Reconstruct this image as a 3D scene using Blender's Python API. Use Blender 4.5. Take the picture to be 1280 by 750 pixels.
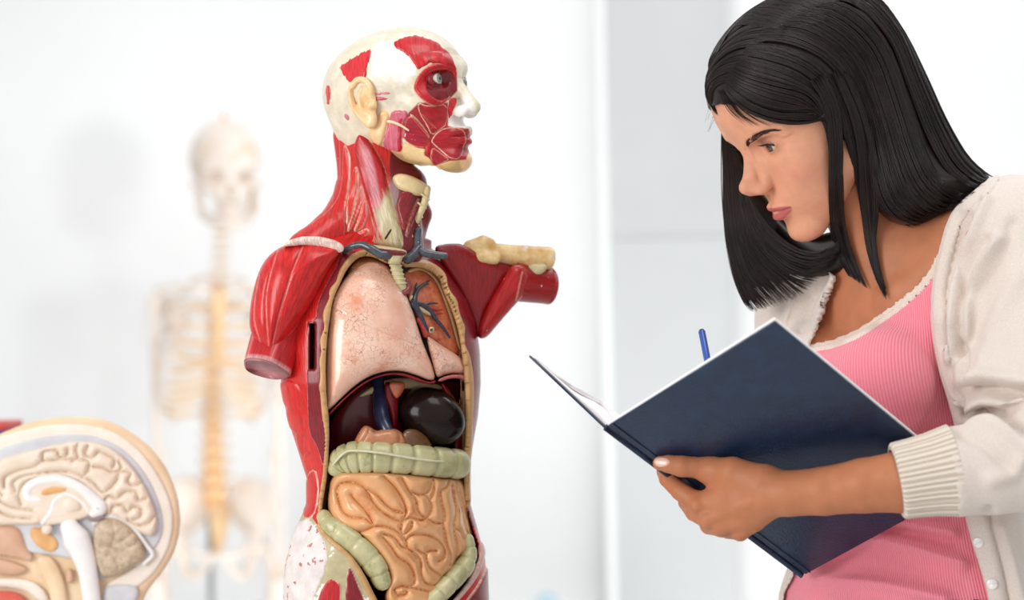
import bpy, math, random
import numpy as np
from mathutils import Vector, Matrix
from mathutils.bvhtree import BVHTree

for o in list(bpy.data.objects):
    bpy.data.objects.remove(o, do_unlink=True)
scene = bpy.context.scene
COL = scene.collection
random.seed(7)
RNG = np.random.default_rng(7)

# ------------------------------------------------------------------ camera
FPX = 2700.0                      # focal length in pixels of the 1280 px wide frame
ZC = 1.35                         # camera height
ROLL = math.radians(1.2)
CR, SR = math.cos(ROLL), math.sin(ROLL)
cam_data = bpy.data.cameras.new('camera')
cam = bpy.data.objects.new('camera', cam_data)
COL.objects.link(cam)
cam_data.sensor_width = 36.0
cam_data.lens = 36.0 * FPX / 1280.0
cam.location = (0, 0, ZC)
cam.rotation_mode = 'XYZ'
cam.matrix_world = Matrix.Translation((0, 0, ZC)) @ Matrix.Rotation(ROLL, 4, 'Y') @ Matrix.Rotation(math.pi / 2, 4, 'X')
cam_data.dof.use_dof = True
cam_data.dof.focus_distance = 2.32
cam_data.dof.aperture_fstop = 2.6
cam_data.clip_end = 60
scene.camera = cam

# ------------------------------------------------------------------ world, lamps, exposure
scene.view_settings.view_transform = 'Standard'
scene.view_settings.look = 'None'
scene.view_settings.gamma = 1.0
scene.view_settings.use_curve_mapping = False
scene.view_settings.exposure = 0.0
world = bpy.data.worlds.new('daylight')
scene.world = world
world.use_nodes = True
world.node_tree.nodes['Background'].inputs[0].default_value = (0.97, 0.985, 1.0, 1)
world.node_tree.nodes['Background'].inputs[1].default_value = 0.70


def area_light(name, loc, target, size, power, col=(1, 1, 1), sy=None):
    d = bpy.data.lights.new(name, 'AREA')
    d.energy = power
    d.color = col
    d.size = size
    if sy:
        d.shape = 'RECTANGLE'
        d.size_y = sy
    o = bpy.data.objects.new(name, d)
    COL.objects.link(o)
    o.location = loc
    o.rotation_euler = (Vector(target) - Vector(loc)).to_track_quat('-Z', 'Y').to_euler()
    return o


area_light('key_light', (-2.4, 0.2, 2.0), (0.0, 2.4, 1.35), 1.4, 60, (1.0, 0.985, 0.965), 1.7)  # unseen soft key from the left, no known window
area_light('overhead_fill', (0.5, 1.6, 3.3), (0.2, 2.4, 1.35), 1.0, 13, (1, 0.98, 0.95))  # added fill from above, no ceiling fixture known
area_light('back_wall_fill', (1.3, 3.9, 4.6), (1.1, 5.25, 1.3), 4.0, 51, (1, 1, 1), .5)  # unseen lamp added to turn the back wall white
area_light('low_wall_fill', (1.0, 4.0, 0.10), (0.9, 5.25, 1.0), 4.5, 30, (1, 1, 1), .3)  # second added lamp, below view, evens out the lower back wall
sd = bpy.data.lights.new('side_spot', 'SPOT')
sd.energy = 135; sd.spot_size = math.radians(19); sd.spot_blend = .6; sd.shadow_soft_size = .20
so = bpy.data.objects.new('side_spot', sd); COL.objects.link(so)
so.location = (1.55, 1.2, 1.42)
so.rotation_euler = (Vector((-.92, 5.2, 1.42)) - Vector(so.location)).to_track_quat('-Z', 'Y').to_euler()


# ------------------------------------------------------------------ pixel <-> world
def P(u, v, d):
    """world point seen at pixel (u, v) at distance d (metres along the view axis)"""
    u = np.asarray(u, float); v = np.asarray(v, float); d = np.asarray(d, float)
    x = (u - 640) / FPX * d
    z = -(v - 375) / FPX * d
    X = x * CR + z * SR
    Z = -x * SR + z * CR
    return np.stack(np.broadcast_arrays(X, d, Z + ZC), -1)


def proj(p):
    """pixel of world points"""
    p = np.asarray(p, float)
    X = p[..., 0]; d = p[..., 1]; Z = p[..., 2] - ZC
    x = X * CR - Z * SR
    z = X * SR + Z * CR
    return 640 + FPX * x / d, 375 - FPX * z / d


class Space:
    """pixel space of a thing at base distance D: (u, v, w), w in px units, positive away"""
    def __init__(self, D):
        self.D = D; self.s = D / FPX
    def __call__(self, u, v, w=0.0):
        return P(u, v, self.D + np.asarray(w, float) * self.s)
    def pts(self, a):
        a = np.asarray(a, float)
        return self(a[..., 0], a[..., 1], a[..., 2])
    def inv(self, p):
        u, v = proj(p)
        return u, v, (np.asarray(p)[..., 1] - self.D) / self.s


# ------------------------------------------------------------------ 2-D helpers
def chaikin(pts, n=2, closed=True):
    p = np.asarray(pts, float)
    for _ in range(n):
        if closed:
            q = np.roll(p, -1, 0)
            a = .75 * p + .25 * q; b = .25 * p + .75 * q
            p = np.stack([a, b], 1).reshape(-1, p.shape[1])
        else:
            a = .75 * p[:-1] + .25 * p[1:]; b = .25 * p[:-1] + .75 * p[1:]
            m = np.stack([a, b], 1).reshape(-1, p.shape[1])
            p = np.vstack([p[:1], m, p[-1:]])
    return p


def catmull(pts, n=8):
    p = np.asarray(pts, float)
    q = np.vstack([2 * p[0] - p[1], p, 2 * p[-1] - p[-2]])
    out = []
    for i in range(1, len(q) - 2):
        for t in np.linspace(0, 1, n, endpoint=False):
            t2, t3 = t * t, t * t * t
            out.append(.5 * (2 * q[i] + (q[i + 1] - q[i - 1]) * t + (2 * q[i - 1] - 5 * q[i] + 4 * q[i + 1] - q[i + 2]) * t2
                             + (3 * q[i] - q[i - 1] - 3 * q[i + 1] + q[i + 2]) * t3))
    out.append(p[-1])
    return np.array(out)


def seg_dist2(u, v, a, b):
    dx, dy = b[0] - a[0], b[1] - a[1]
    L = dx * dx + dy * dy + 1e-12
    t = np.clip(((u - a[0]) * dx + (v - a[1]) * dy) / L, 0, 1)
    return (u - a[0] - t * dx) ** 2 + (v - a[1] - t * dy) ** 2


def line_dist(u, v, line):
    best = np.full(np.shape(u), 1e12)
    for a, b in zip(line[:-1], line[1:]):
        best = np.minimum(best, seg_dist2(u, v, a, b))
    return np.sqrt(best)


def poly_sd(u, v, poly):
    """signed distance, positive inside"""
    u = np.asarray(u, float); v = np.asarray(v, float)
    best = np.full(np.shape(u), 1e12)
    ins = np.zeros(np.shape(u), bool)
    n = len(poly)
    for i in range(n):
        a = poly[i]; b = poly[(i + 1) % n]
        best = np.minimum(best, seg_dist2(u, v, a, b))
        c = (a[1] > v) != (b[1] > v)
        if a[1] != b[1]:
            ins ^= c & (u < (b[0] - a[0]) * (v - a[1]) / (b[1] - a[1]) + a[0])
    d = np.sqrt(best)
    return np.where(ins, d, -d)


def sstep(a, b, x):
    t = np.clip((x - a) / (b - a), 0, 1)
    return t * t * (3 - 2 * t)


def nrm(v):
    v = np.asarray(v, float)
    return v / (np.linalg.norm(v, axis=-1, keepdims=True) + 1e-12)


# smooth value noise on 3-D points
_perm = RNG.random(4096).astype(np.float32)


def vnoise(p, scale, seed=0):
    q = np.asarray(p, float) * scale
    i = np.floor(q).astype(np.int64); f = q - i
    f = f * f * (3 - 2 * f)
    def h(dx, dy, dz):
        k = (i[..., 0] + dx) * 73856093 ^ (i[..., 1] + dy) * 19349663 ^ (i[..., 2] + dz) * 83492791 ^ (seed * 2654435)
        return _perm[k & 4095]
    r = 0
    for dx in (0, 1):
        for dy in (0, 1):
            for dz in (0, 1):
                r = r + h(dx, dy, dz) * np.where(dx, f[..., 0], 1 - f[..., 0]) * np.where(dy, f[..., 1], 1 - f[..., 1]) * np.where(dz, f[..., 2], 1 - f[..., 2])
    return r


# ------------------------------------------------------------------ mesh objects
def link(name, me, parent=None, mat=None, smooth=True):
    o = bpy.data.objects.new(name, me)
    COL.objects.link(o)
    if parent is not None:
        o.parent = parent
        o.matrix_parent_inverse = parent.matrix_world.inverted()
    if mat is not None:
        me.materials.append(mat)
    if smooth:
        me.polygons.foreach_set('use_smooth', np.ones(len(me.polygons), bool))
    return o


def mesh_np(name, V, F, parent=None, mat=None, uv=None, col=None, smooth=True):
    """V (n,3), F list of int arrays (m,k) or one array"""
    V = np.asarray(V, np.float32)
    Fs = F if isinstance(F, list) else [F]
    Fs = [np.asarray(f, np.int32) for f in Fs if len(f)]
    loops = np.concatenate([f.ravel() for f in Fs])
    tot = np.concatenate([np.full(len(f), f.shape[1], np.int32) for f in Fs])
    st = np.concatenate([[0], np.cumsum(tot)[:-1]]).astype(np.int32)
    me = bpy.data.meshes.new(name)
    me.vertices.add(len(V)); me.loops.add(len(loops)); me.polygons.add(len(tot))
    me.vertices.foreach_set('co', V.ravel())
    me.loops.foreach_set('vertex_index', loops)
    me.polygons.foreach_set('loop_start', st)
    me.polygons.foreach_set('loop_total', tot)
    if uv is not None:
        l = me.uv_layers.new(name='UVMap')
        l.data.foreach_set('uv', np.asarray(uv, np.float32)[loops].ravel())
    if col is not None:
        c = np.ones((len(V), 4), np.float32); c[:, :3] = col
        a = me.color_attributes.new('Col', 'FLOAT_COLOR', 'POINT')
        a.data.foreach_set('color', c.ravel())
    me.update(calc_edges=True)
    return link(name, me, parent, mat, smooth)


def vnormals(V, F):
    n = np.zeros_like(V)
    for f in (F if isinstance(F, list) else [F]):
        a = V[f[:, 0]]; b = V[f[:, 1]]; c = V[f[:, 2]]
        fn = np.cross(b - a, c - a)
        if f.shape[1] == 4:
            fn = np.cross(c - a, V[f[:, 3]] - b)
        for k in range(f.shape[1]):
            np.add.at(n, f[:, k], fn)
    return nrm(n)


def lap_smooth(V, F, n=1, lam=.5):
    V = np.array(V, float)
    e = np.concatenate([np.stack([F[:, i], F[:, (i + 1) % F.shape[1]]], 1) for i in range(F.shape[1])])
    for _ in range(n):
        s = np.zeros_like(V); c = np.zeros(len(V))
        for a, b in ((0, 1), (1, 0)):
            for k in range(3):
                s[:, k] += np.bincount(e[:, a], V[e[:, b], k], len(V))
            c += np.bincount(e[:, a], minlength=len(V))
        V += lam * (s / np.maximum(c, 1)[:, None] - V)
    return V


def empty(name, loc, label=None, cat=None, group=None):
    o = bpy.data.objects.new(name, None)
    COL.objects.link(o)
    o.location = loc
    o.empty_display_size = .05
    bpy.context.view_layer.update()
    if label:
        tag(o, label, cat, group)
    return o


def tag(o, label=None, cat=None, group=None, kind=None):
    if label: o['label'] = label
    if cat: o['category'] = cat
    if group: o['group'] = group
    if kind: o['kind'] = kind
    return o


# ------------------------------------------------------------------ surface nets
def surface_nets(A, lo, h):
    """A: field (<0 inside) on a regular grid; lo origin; h spacing (scalar or 3). returns V, quads"""
    A = np.asarray(A, np.float32)
    h = np.broadcast_to(np.asarray(h, float), 3)
    S = A < 0
    c = S[:-1, :-1, :-1].astype(np.int8)
    tot = np.zeros(np.array(A.shape) - 1, np.int8)
    for dx in (0, 1):
        for dy in (0, 1):
            for dz in (0, 1):
                tot += S[dx:A.shape[0] - 1 + dx, dy:A.shape[1] - 1 + dy, dz:A.shape[2] - 1 + dz]
    act = (tot > 0) & (tot < 8)
    I = np.argwhere(act)
    idx = np.full(act.shape, -1, np.int32)
    idx[act] = np.arange(len(I))
    acc = np.zeros((len(I), 3)); cnt = np.zeros(len(I))
    corners = [(x, y, z) for x in (0, 1) for y in (0, 1) for z in (0, 1)]
    val = {c_: A[I[:, 0] + c_[0], I[:, 1] + c_[1], I[:, 2] + c_[2]].astype(float) for c_ in corners}
    for c0 in corners:
        for ax in range(3):
            if c0[ax] == 1: continue
            c1 = list(c0); c1[ax] = 1; c1 = tuple(c1)
            a, b = val[c0], val[c1]
            m = (a < 0) != (b < 0)
            t = np.where(m, a / np.where(m, a - b, 1), 0)
            pnt = np.array(c0, float)[None, :].repeat(len(I), 0)
            pnt[:, ax] += t
            acc[m] += pnt[m]; cnt[m] += 1
    V = (I + acc / np.maximum(cnt, 1)[:, None]) * h + np.asarray(lo, float)
    Q = []
    for ax in range(3):
        a = [slice(None)] * 3; b = [slice(None)] * 3
        a[ax] = slice(0, -1); b[ax] = slice(1, None)
        o1, o2 = [(1, 2), (2, 0), (0, 1)][ax]
        s0 = S[tuple(a)]; s1 = S[tuple(b)]
        E = np.argwhere(s0 != s1)
        ok = (E[:, o1] > 0) & (E[:, o2] > 0) & (E[:, o1] < A.shape[o1] - 1) & (E[:, o2] < A.shape[o2] - 1)
        E = E[ok]
        flip = s0[E[:, 0], E[:, 1], E[:, 2]]
        def at(d1, d2):
            e = E.copy(); e[:, o1] += d1; e[:, o2] += d2
            return idx[e[:, 0], e[:, 1], e[:, 2]]
        q = np.stack([at(-1, -1), at(0, -1), at(0, 0), at(-1, 0)], 1)
        q[~flip] = q[~flip][:, ::-1]
        Q.append(q)
    Q = np.concatenate(Q)
    Q = Q[(Q >= 0).all(1)]
    return V, Q


class SDF:
    def __init__(self, lo, hi, h):
        self.lo = np.asarray(lo, float); self.h = float(h)
        n = np.ceil((np.asarray(hi, float) - self.lo) / h).astype(int) + 1
        self.n = n
        self.ax = [(self.lo[i] + h * np.arange(n[i])).astype(np.float32) for i in range(3)]
        self.f = np.full(n, 1e3, np.float32)
    def sl(self, lo, hi):
        r = []
        for i in range(3):
            a = int(max(0, math.floor((lo[i] - self.lo[i]) / self.h)))
            b = int(min(self.n[i], math.ceil((hi[i] - self.lo[i]) / self.h) + 1))
            if b <= a: return None
            r.append(slice(a, b))
        return tuple(r)
    def grid(self, s=None):
        s = s or (slice(None),) * 3
        return self.ax[0][s[0]][:, None, None], self.ax[1][s[1]][None, :, None], self.ax[2][s[2]][None, None, :]
    def put(self, s, d, k, sub):
        a = self.f[s]
        if sub:
            if k > 0:
                hh = np.maximum(k - np.abs(a + d), 0) / k
                self.f[s] = np.maximum(a, -d) + hh * hh * k * .25
            else:
                self.f[s] = np.maximum(a, -d)
        else:
            if k > 0:
                hh = np.maximum(k - np.abs(a - d), 0) / k
                self.f[s] = np.minimum(a, d) - hh * hh * k * .25
            else:
                self.f[s] = np.minimum(a, d)
    def ell(self, c, r, R=None, k=0., sub=False):
        c = np.asarray(c, float); r = np.broadcast_to(np.asarray(r, float), 3)
        if R is None:
            ext = r
        else:
            R = np.asarray(R, float)            # rows = local axes in world
            ext = np.sqrt(((R * r[:, None]) ** 2).sum(0))
        m = ext + k * 1.2 + 2 * self.h
        s = self.sl(c - m, c + m)
        if s is None: return self
        x, y, z = self.grid(s)
        x = x - c[0]; y = y - c[1]; z = z - c[2]
        if R is not None:
            x, y, z = (R[0, 0] * x + R[0, 1] * y + R[0, 2] * z, R[1, 0] * x + R[1, 1] * y + R[1, 2] * z, R[2, 0] * x + R[2, 1] * y + R[2, 2] * z)
        k0 = np.sqrt((x / r[0]) ** 2 + (y / r[1]) ** 2 + (z / r[2]) ** 2)
        k1 = np.sqrt((x / r[0] ** 2) ** 2 + (y / r[1] ** 2) ** 2 + (z / r[2] ** 2) ** 2)
        d = k0 * (k0 - 1) / np.maximum(k1, 1e-9)
        d = np.where(k0 < 1e-4, -min(r), d)
        self.put(s, d, k, sub)
        return self
    def cap(self, a, b, ra, rb=None, k=0., sub=False, flat=None):
        """round cone; flat=(n, q): thickness along unit n scaled by q"""
        a = np.asarray(a, float); b = np.asarray(b, float)
        rb = ra if rb is None else rb
        m = max(ra, rb) + k * 1.2 + 2 * self.h
        s = self.sl(np.minimum(a, b) - m, np.maximum(a, b) + m)
        if s is None: return self
        x, y, z = self.grid(s)
        ab = b - a; L = ab @ ab + 1e-12
        t = np.clip(((x - a[0]) * ab[0] + (y - a[1]) * ab[1] + (z - a[2]) * ab[2]) / L, 0, 1)
        dx = x - a[0] - t * ab[0]; dy = y - a[1] - t * ab[1]; dz = z - a[2] - t * ab[2]
        if flat is not None:
            n, q = np.asarray(flat[0], float), flat[1]
            e = (dx * n[0] + dy * n[1] + dz * n[2]) * (1 / q - 1)
            dx = dx + e * n[0]; dy = dy + e * n[1]; dz = dz + e * n[2]
        d = np.sqrt(dx * dx + dy * dy + dz * dz) - (ra + (rb - ra) * t)
        self.put(s, d, k, sub)
        return self
    def chain(self, pts, rad, k=0., sub=False, flat=None):
        pts = np.asarray(pts, float)
        rad = np.broadcast_to(np.asarray(rad, float), len(pts))
        # union of the segments first, so that a chain does not swell at its joints
        lo = pts.min(0) - rad.max() - k * 1.2 - 3 * self.h; hi = pts.max(0) + rad.max() + k * 1.2 + 3 * self.h
        s = self.sl(lo, hi)
        if s is None: return self
        keep = self.f
        tmp = np.full_like(keep[s], 1e3)
        sub_s = SDF.__new__(SDF)
        sub_s.h = self.h; sub_s.lo = np.array([self.ax[i][s[i]][0] for i in range(3)], float)
        sub_s.n = np.array(tmp.shape); sub_s.ax = [self.ax[i][s[i]] for i in range(3)]; sub_s.f = tmp
        for i in range(len(pts) - 1):
            sub_s.cap(pts[i], pts[i + 1], rad[i], rad[i + 1], k=k * .0 + min(rad) * .15 if i else 0., flat=flat)
        # distances outside the visited boxes stay large, which is fine for a union
        self.put(s, sub_s.f, k, sub)
        return self
    def mesh(self, smooth=0):
        V, Q = surface_nets(self.f, self.lo, self.h)
        if smooth:
            V = lap_smooth(V, Q, smooth)
        return V, Q


# ------------------------------------------------------------------ tubes and lofts
def frames(path, up=None):
    p = np.asarray(path, float)
    t = nrm(np.gradient(p, axis=0))
    n = np.zeros_like(p)
    u = np.array(up if up is not None else (0.3, -1, .2), float)
    n0 = u - (u @ t[0]) * t[0]
    if np.linalg.norm(n0) < 1e-6:
        u = np.array((1., 0, 0)); n0 = u - (u @ t[0]) * t[0]
    n[0] = nrm(n0)
    for i in range(1, len(p)):
        q = n[i - 1] - (n[i - 1] @ t[i]) * t[i]
        n[i] = nrm(q)
    return t, n, np.cross(t, n)


def tube_np(path, rad, seg=10, rad2=None, up=None, caps=True, off=0, shape=None):
    """returns V, [quads, tris], uv"""
    p = np.asarray(path, float); N = len(p)
    r1 = np.broadcast_to(np.asarray(rad, float), N)
    r2 = r1 if rad2 is None else np.broadcast_to(np.asarray(rad2, float), N)
    t, n, b = frames(p, up)
    a = np.linspace(0, 2 * np.pi, seg, endpoint=False)
    ca, sa = np.cos(a), np.sin(a)
    if shape is not None:
        m = shape(a); ca = ca * m; sa = sa * m
    V = p[:, None] + n[:, None] * (r1[:, None] * ca)[..., None] + b[:, None] * (r2[:, None] * sa)[..., None]
    L = np.concatenate([[0], np.cumsum(np.linalg.norm(np.diff(p, axis=0), axis=1))])
    uv = np.stack([np.repeat(L[:, None], seg, 1), np.repeat((a / (2 * np.pi) * np.mean(r1 + r2) * np.pi)[None], N, 0)], -1).reshape(-1, 2)
    V = V.reshape(-1, 3)
    i, j = np.meshgrid(np.arange(N - 1), np.arange(seg), indexing='ij')
    j2 = (j + 1) % seg
    q = np.stack([i * seg + j, i * seg + j2, (i + 1) * seg + j2, (i + 1) * seg + j], -1).reshape(-1, 4)[:, ::-1]
    T = np.zeros((0, 3), int)
    if caps:
        V = np.vstack([V, p[:1], p[-1:]])
        uv = np.vstack([uv, [[0, 0]], [[L[-1], 0]]])
        k = N * seg
        jj = np.arange(seg); jn = (jj + 1) % seg
        T = np.concatenate([np.stack([np.full(seg, k), jj, jn], 1)[:, ::-1], np.stack([np.full(seg, k + 1), (N - 1) * seg + jn, (N - 1) * seg + jj], 1)[:, ::-1]])
        T = T[:, ::-1] if False else T
    return V, [q + off, T + off], uv


def tube(name, path, rad, parent=None, mat=None, seg=12, rad2=None, up=None, round_ends=True, shape=None):
    p = np.asarray(path, float); N = len(p)
    r = np.broadcast_to(np.asarray(rad, float), N).copy()
    r2 = None if rad2 is None else np.broadcast_to(np.asarray(rad2, float), N).copy()
    if round_ends:
        def ext(p, r, r2):
            d0 = nrm(p[0] - p[1]); d1 = nrm(p[-1] - p[-2])
            th = np.array([.35, .7, .93])
            a = [p[0] + d0 * r[0] * q for q in th[::-1]]
            b = [p[-1] + d1 * r[-1] * q for q in th]
            c = np.sqrt(1 - th ** 2)
            rr = np.concatenate([r[0] * c[::-1], r, r[-1] * c])
            rr2 = None if r2 is None else np.concatenate([r2[0] * c[::-1], r2, r2[-1] * c])
            return np.vstack([a, p, b]), rr, rr2
        p, r, r2 = ext(p, r, r2)
    V, F, uv = tube_np(p, r, seg, r2, up, True, 0, shape)
    return mesh_np(name, V, F, parent, mat, uv=uv)


def strands(paths, radii, seg=4):
    """many tubes of equal point count joined: paths (S,N,3), radii (S,N) -> V, F"""
    p = np.asarray(paths, float); S, N, _ = p.shape
    t = nrm(np.gradient(p, axis=1))
    u = np.array((.21, -.9, .35))
    n = nrm(np.cross(t, u)); b = np.cross(t, n)
    a = np.linspace(0, 2 * np.pi, seg, endpoint=False)
    r = np.asarray(radii)[..., None, None]
    V = p[:, :, None] + r * (n[:, :, None] * np.cos(a)[:, None] + b[:, :, None] * np.sin(a)[:, None])
    k, i, j = np.meshgrid(np.arange(S), np.arange(N - 1), np.arange(seg), indexing='ij')
    j2 = (j + 1) % seg
    base = k * N * seg
    q = np.stack([base + i * seg + j, base + i * seg + j2, base + (i + 1) * seg + j2, base + (i + 1) * seg + j], -1).reshape(-1, 4)
    return V.reshape(-1, 3), q


# ------------------------------------------------------------------ pillows: closed volumes with a given outline in pixel space
def prof(t):
    t = np.clip(t, 0, 1)
    return np.sqrt(np.maximum(1 - (1 - t) ** 2, 0))


def pillow_np(sp, poly, wc, T, R, Tb=None, h=1.2, grooves=(), G=0., Rg=8., extra=None, smooth=1, bmargin=0, flatten=None):
    """poly px; wc: w of the mid surface, number or f(u,v); T front bulge; R edge radius; Tb back bulge"""
    poly = np.asarray(poly, float)
    Tb = T if Tb is None else Tb
    lo = poly.min(0) - 3 * h; hi = poly.max(0) + 3 * h
    us = np.arange(lo[0], hi[0] + h, h); vs = np.arange(lo[1], hi[1] + h, h)
    U, Vv = np.meshgrid(us, vs, indexing='ij')
    d = poly_sd(U, Vv, poly)
    base = wc(U, Vv) if callable(wc) else np.full(U.shape, float(wc))
    Tf = T * prof(d / R)
    if len(grooves):
        g = np.full(U.shape, 1e9)
        for gl in grooves:
            g = np.minimum(g, line_dist(U, Vv, gl))
        g = np.minimum(g, np.maximum(d, 0))
        Tf = Tf + G * (prof(g / Rg)) * sstep(0, 2, d)
    if extra is not None:
        Tf = Tf + extra(U, Vv, d)
    wf = base - Tf
    wb = base + Tb * prof(d / R)
    wlo = wf[d > -1].min() - 3 * h; whi = wb[d > -1].max() + 3 * h
    ws = np.arange(wlo, whi + h, h)
    gu, gv = np.gradient(wf, h)
    sl = 1 / np.sqrt(1 + np.minimum(gu * gu + gv * gv, 9))
    A = np.maximum((wf[..., None] - ws) * sl[..., None], ws - wb[..., None])
    A = np.maximum(A, -d[..., None])
    V, Q = surface_nets(A, (us[0], vs[0], ws[0]), h)
    if smooth:
        V = lap_smooth(V, Q, smooth)
    return V, Q


def pillow(name, sp, poly, wc, T, R, parent=None, mat=None, fib=None, colf=None, **kw):
    V, Q = pillow_np(sp, poly, wc, T, R, **kw)
    return pix_mesh(name, sp, V, Q, parent, mat, fib, colf)


def fibre_uv(u, v, w, sp, fib):
    if fib is None: fib = 0.
    if isinstance(fib, tuple):                       # fibres radiate from a point
        r = np.hypot(u - fib[0], v - fib[1]); a = np.unwrap(np.arctan2(v - fib[1], u - fib[0]))
        return np.stack([r * sp.s, a * 60 * sp.s], -1)
    c, s = math.cos(math.radians(fib)), math.sin(math.radians(fib))
    return np.stack([(u * c + v * s) * sp.s, (-u * s + v * c + w * .6) * sp.s], -1)


def pix_mesh(name, sp, V, Q, parent, mat, fib=None, colf=None):
    uv = fibre_uv(V[:, 0], V[:, 1], V[:, 2], sp, fib)
    col = colf(V[:, 0], V[:, 1], V[:, 2]) if colf else None
    W = sp(V[:, 0], V[:, 1], V[:, 2])
    return mesh_np(name, W, Q[:, ::-1] if PIXFLIP else Q, parent, mat, uv=uv, col=col)


PIXFLIP = False


def biggest(q):
    """faces of the largest connected piece"""
    ids, inv = np.unique(q, return_inverse=True)
    f = inv.reshape(q.shape)
    lab = np.arange(len(ids))
    while True:
        m = lab[f].min(1)
        new = lab.copy()
        for k in range(f.shape[1]):
            np.minimum.at(new, f[:, k], m)
        new = new[new]
        if (new == lab).all(): break
        lab = new
    fl = lab[f[:, 0]]
    vals, cnt = np.unique(fl, return_counts=True)
    return q[fl == vals[cnt.argmax()]]


def patch(name, sp, V, Q, poly, hgt, parent, mat, fib=None, soft=2.0, nchk=2, colf=None, maxw=None, minw=None, sink=1.2, face=-.02, sm=True, feather=0., hole=None):
    """a raised piece on a base surface: the base faces seen inside the pixel polygon, lifted by hgt px"""
    poly = chaikin(poly, nchk) if nchk else np.asarray(poly, float)
    N = vnormals(V, Q)
    u, v, w = sp.inv(V)
    view = nrm(V - np.array(cam.location)[None])
    facing = (N * view).sum(1) < face
    box = (u > poly[:, 0].min() - 6) & (u < poly[:, 0].max() + 6) & (v > poly[:, 1].min() - 6) & (v < poly[:, 1].max() + 6) & facing
    if maxw is not None: box &= w < maxw
    if minw is not None: box &= w > minw
    d = np.full(len(V), -99.)
    d[box] = poly_sd(u[box], v[box], poly)
    if hole is not None:
        d[box] = np.minimum(d[box], -poly_sd(u[box], v[box], chaikin(hole, 2)))
    if feather:
        d = d + (vnoise(np.stack(fibre_uv(u, v, w, sp, fib).T.tolist() + [w * 0], -1) / sp.s * np.array([.12, .55, 1]), 1.0, 5) - .5) * feather * 2
    keep = d > -2.6
    fm = keep[Q].all(1)
    q = Q[fm]
    if not len(q):
        print('EMPTY PATCH', name); return None
    q = biggest(q)
    ids = np.unique(q)
    remap = np.full(len(V), -1, np.int64); remap[ids] = np.arange(len(ids))
    off = (sstep(-1.0, soft, d[ids]) * (hgt + sink) - sink) * sp.s
    W = V[ids] + N[ids] * off[:, None]
    uv = fibre_uv(u[ids], v[ids], w[ids], sp, fib)
    col = colf(u[ids], v[ids], w[ids]) if colf else None
    return mesh_np(name, W, remap[q], parent, mat, uv=uv, col=col)


# ------------------------------------------------------------------ materials
MATS = {}


def new_mat(name):
    m = bpy.data.materials.new(name)
    m.use_nodes = True
    nt = m.node_tree
    b = nt.nodes['Principled BSDF']
    return m, nt, b


def node(nt, typ, **kw):
    n = nt.nodes.new(typ)
    for k, v in kw.items():
        if k in n.inputs: n.inputs[k].default_value = v
        else: setattr(n, k, v)
    return n


def ramp(nt, fac, stops):
    r = nt.nodes.new('ShaderNodeValToRGB')
    nt.links.new(fac, r.inputs[0])
    e = r.color_ramp.elements
    while len(e) < len(stops): e.new(.5)
    for el, (p_, c) in zip(e, stops):
        el.position = p_; el.color = (*c, 1) if len(c) == 3 else c
    return r


def mix(nt, fac, a, b, typ='MIX'):
    m = nt.nodes.new('ShaderNodeMix')
    m.data_type = 'RGBA'; m.blend_type = typ
    for sock, val in ((m.inputs[0], fac), (m.inputs[6], a), (m.inputs[7], b)):
        if hasattr(val, 'is_linked'):
            nt.links.new(val, sock)
        elif isinstance(val, (int, float)):
            sock.default_value = val
        else:
            sock.default_value = (*val, 1)
    return m.outputs[2]


def srgb(r, g, b):
    def f(c):
        c /= 255.
        return c / 12.92 if c <= .04045 else ((c + .055) / 1.055) ** 2.4
    return (f(r), f(g), f(b))


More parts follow.
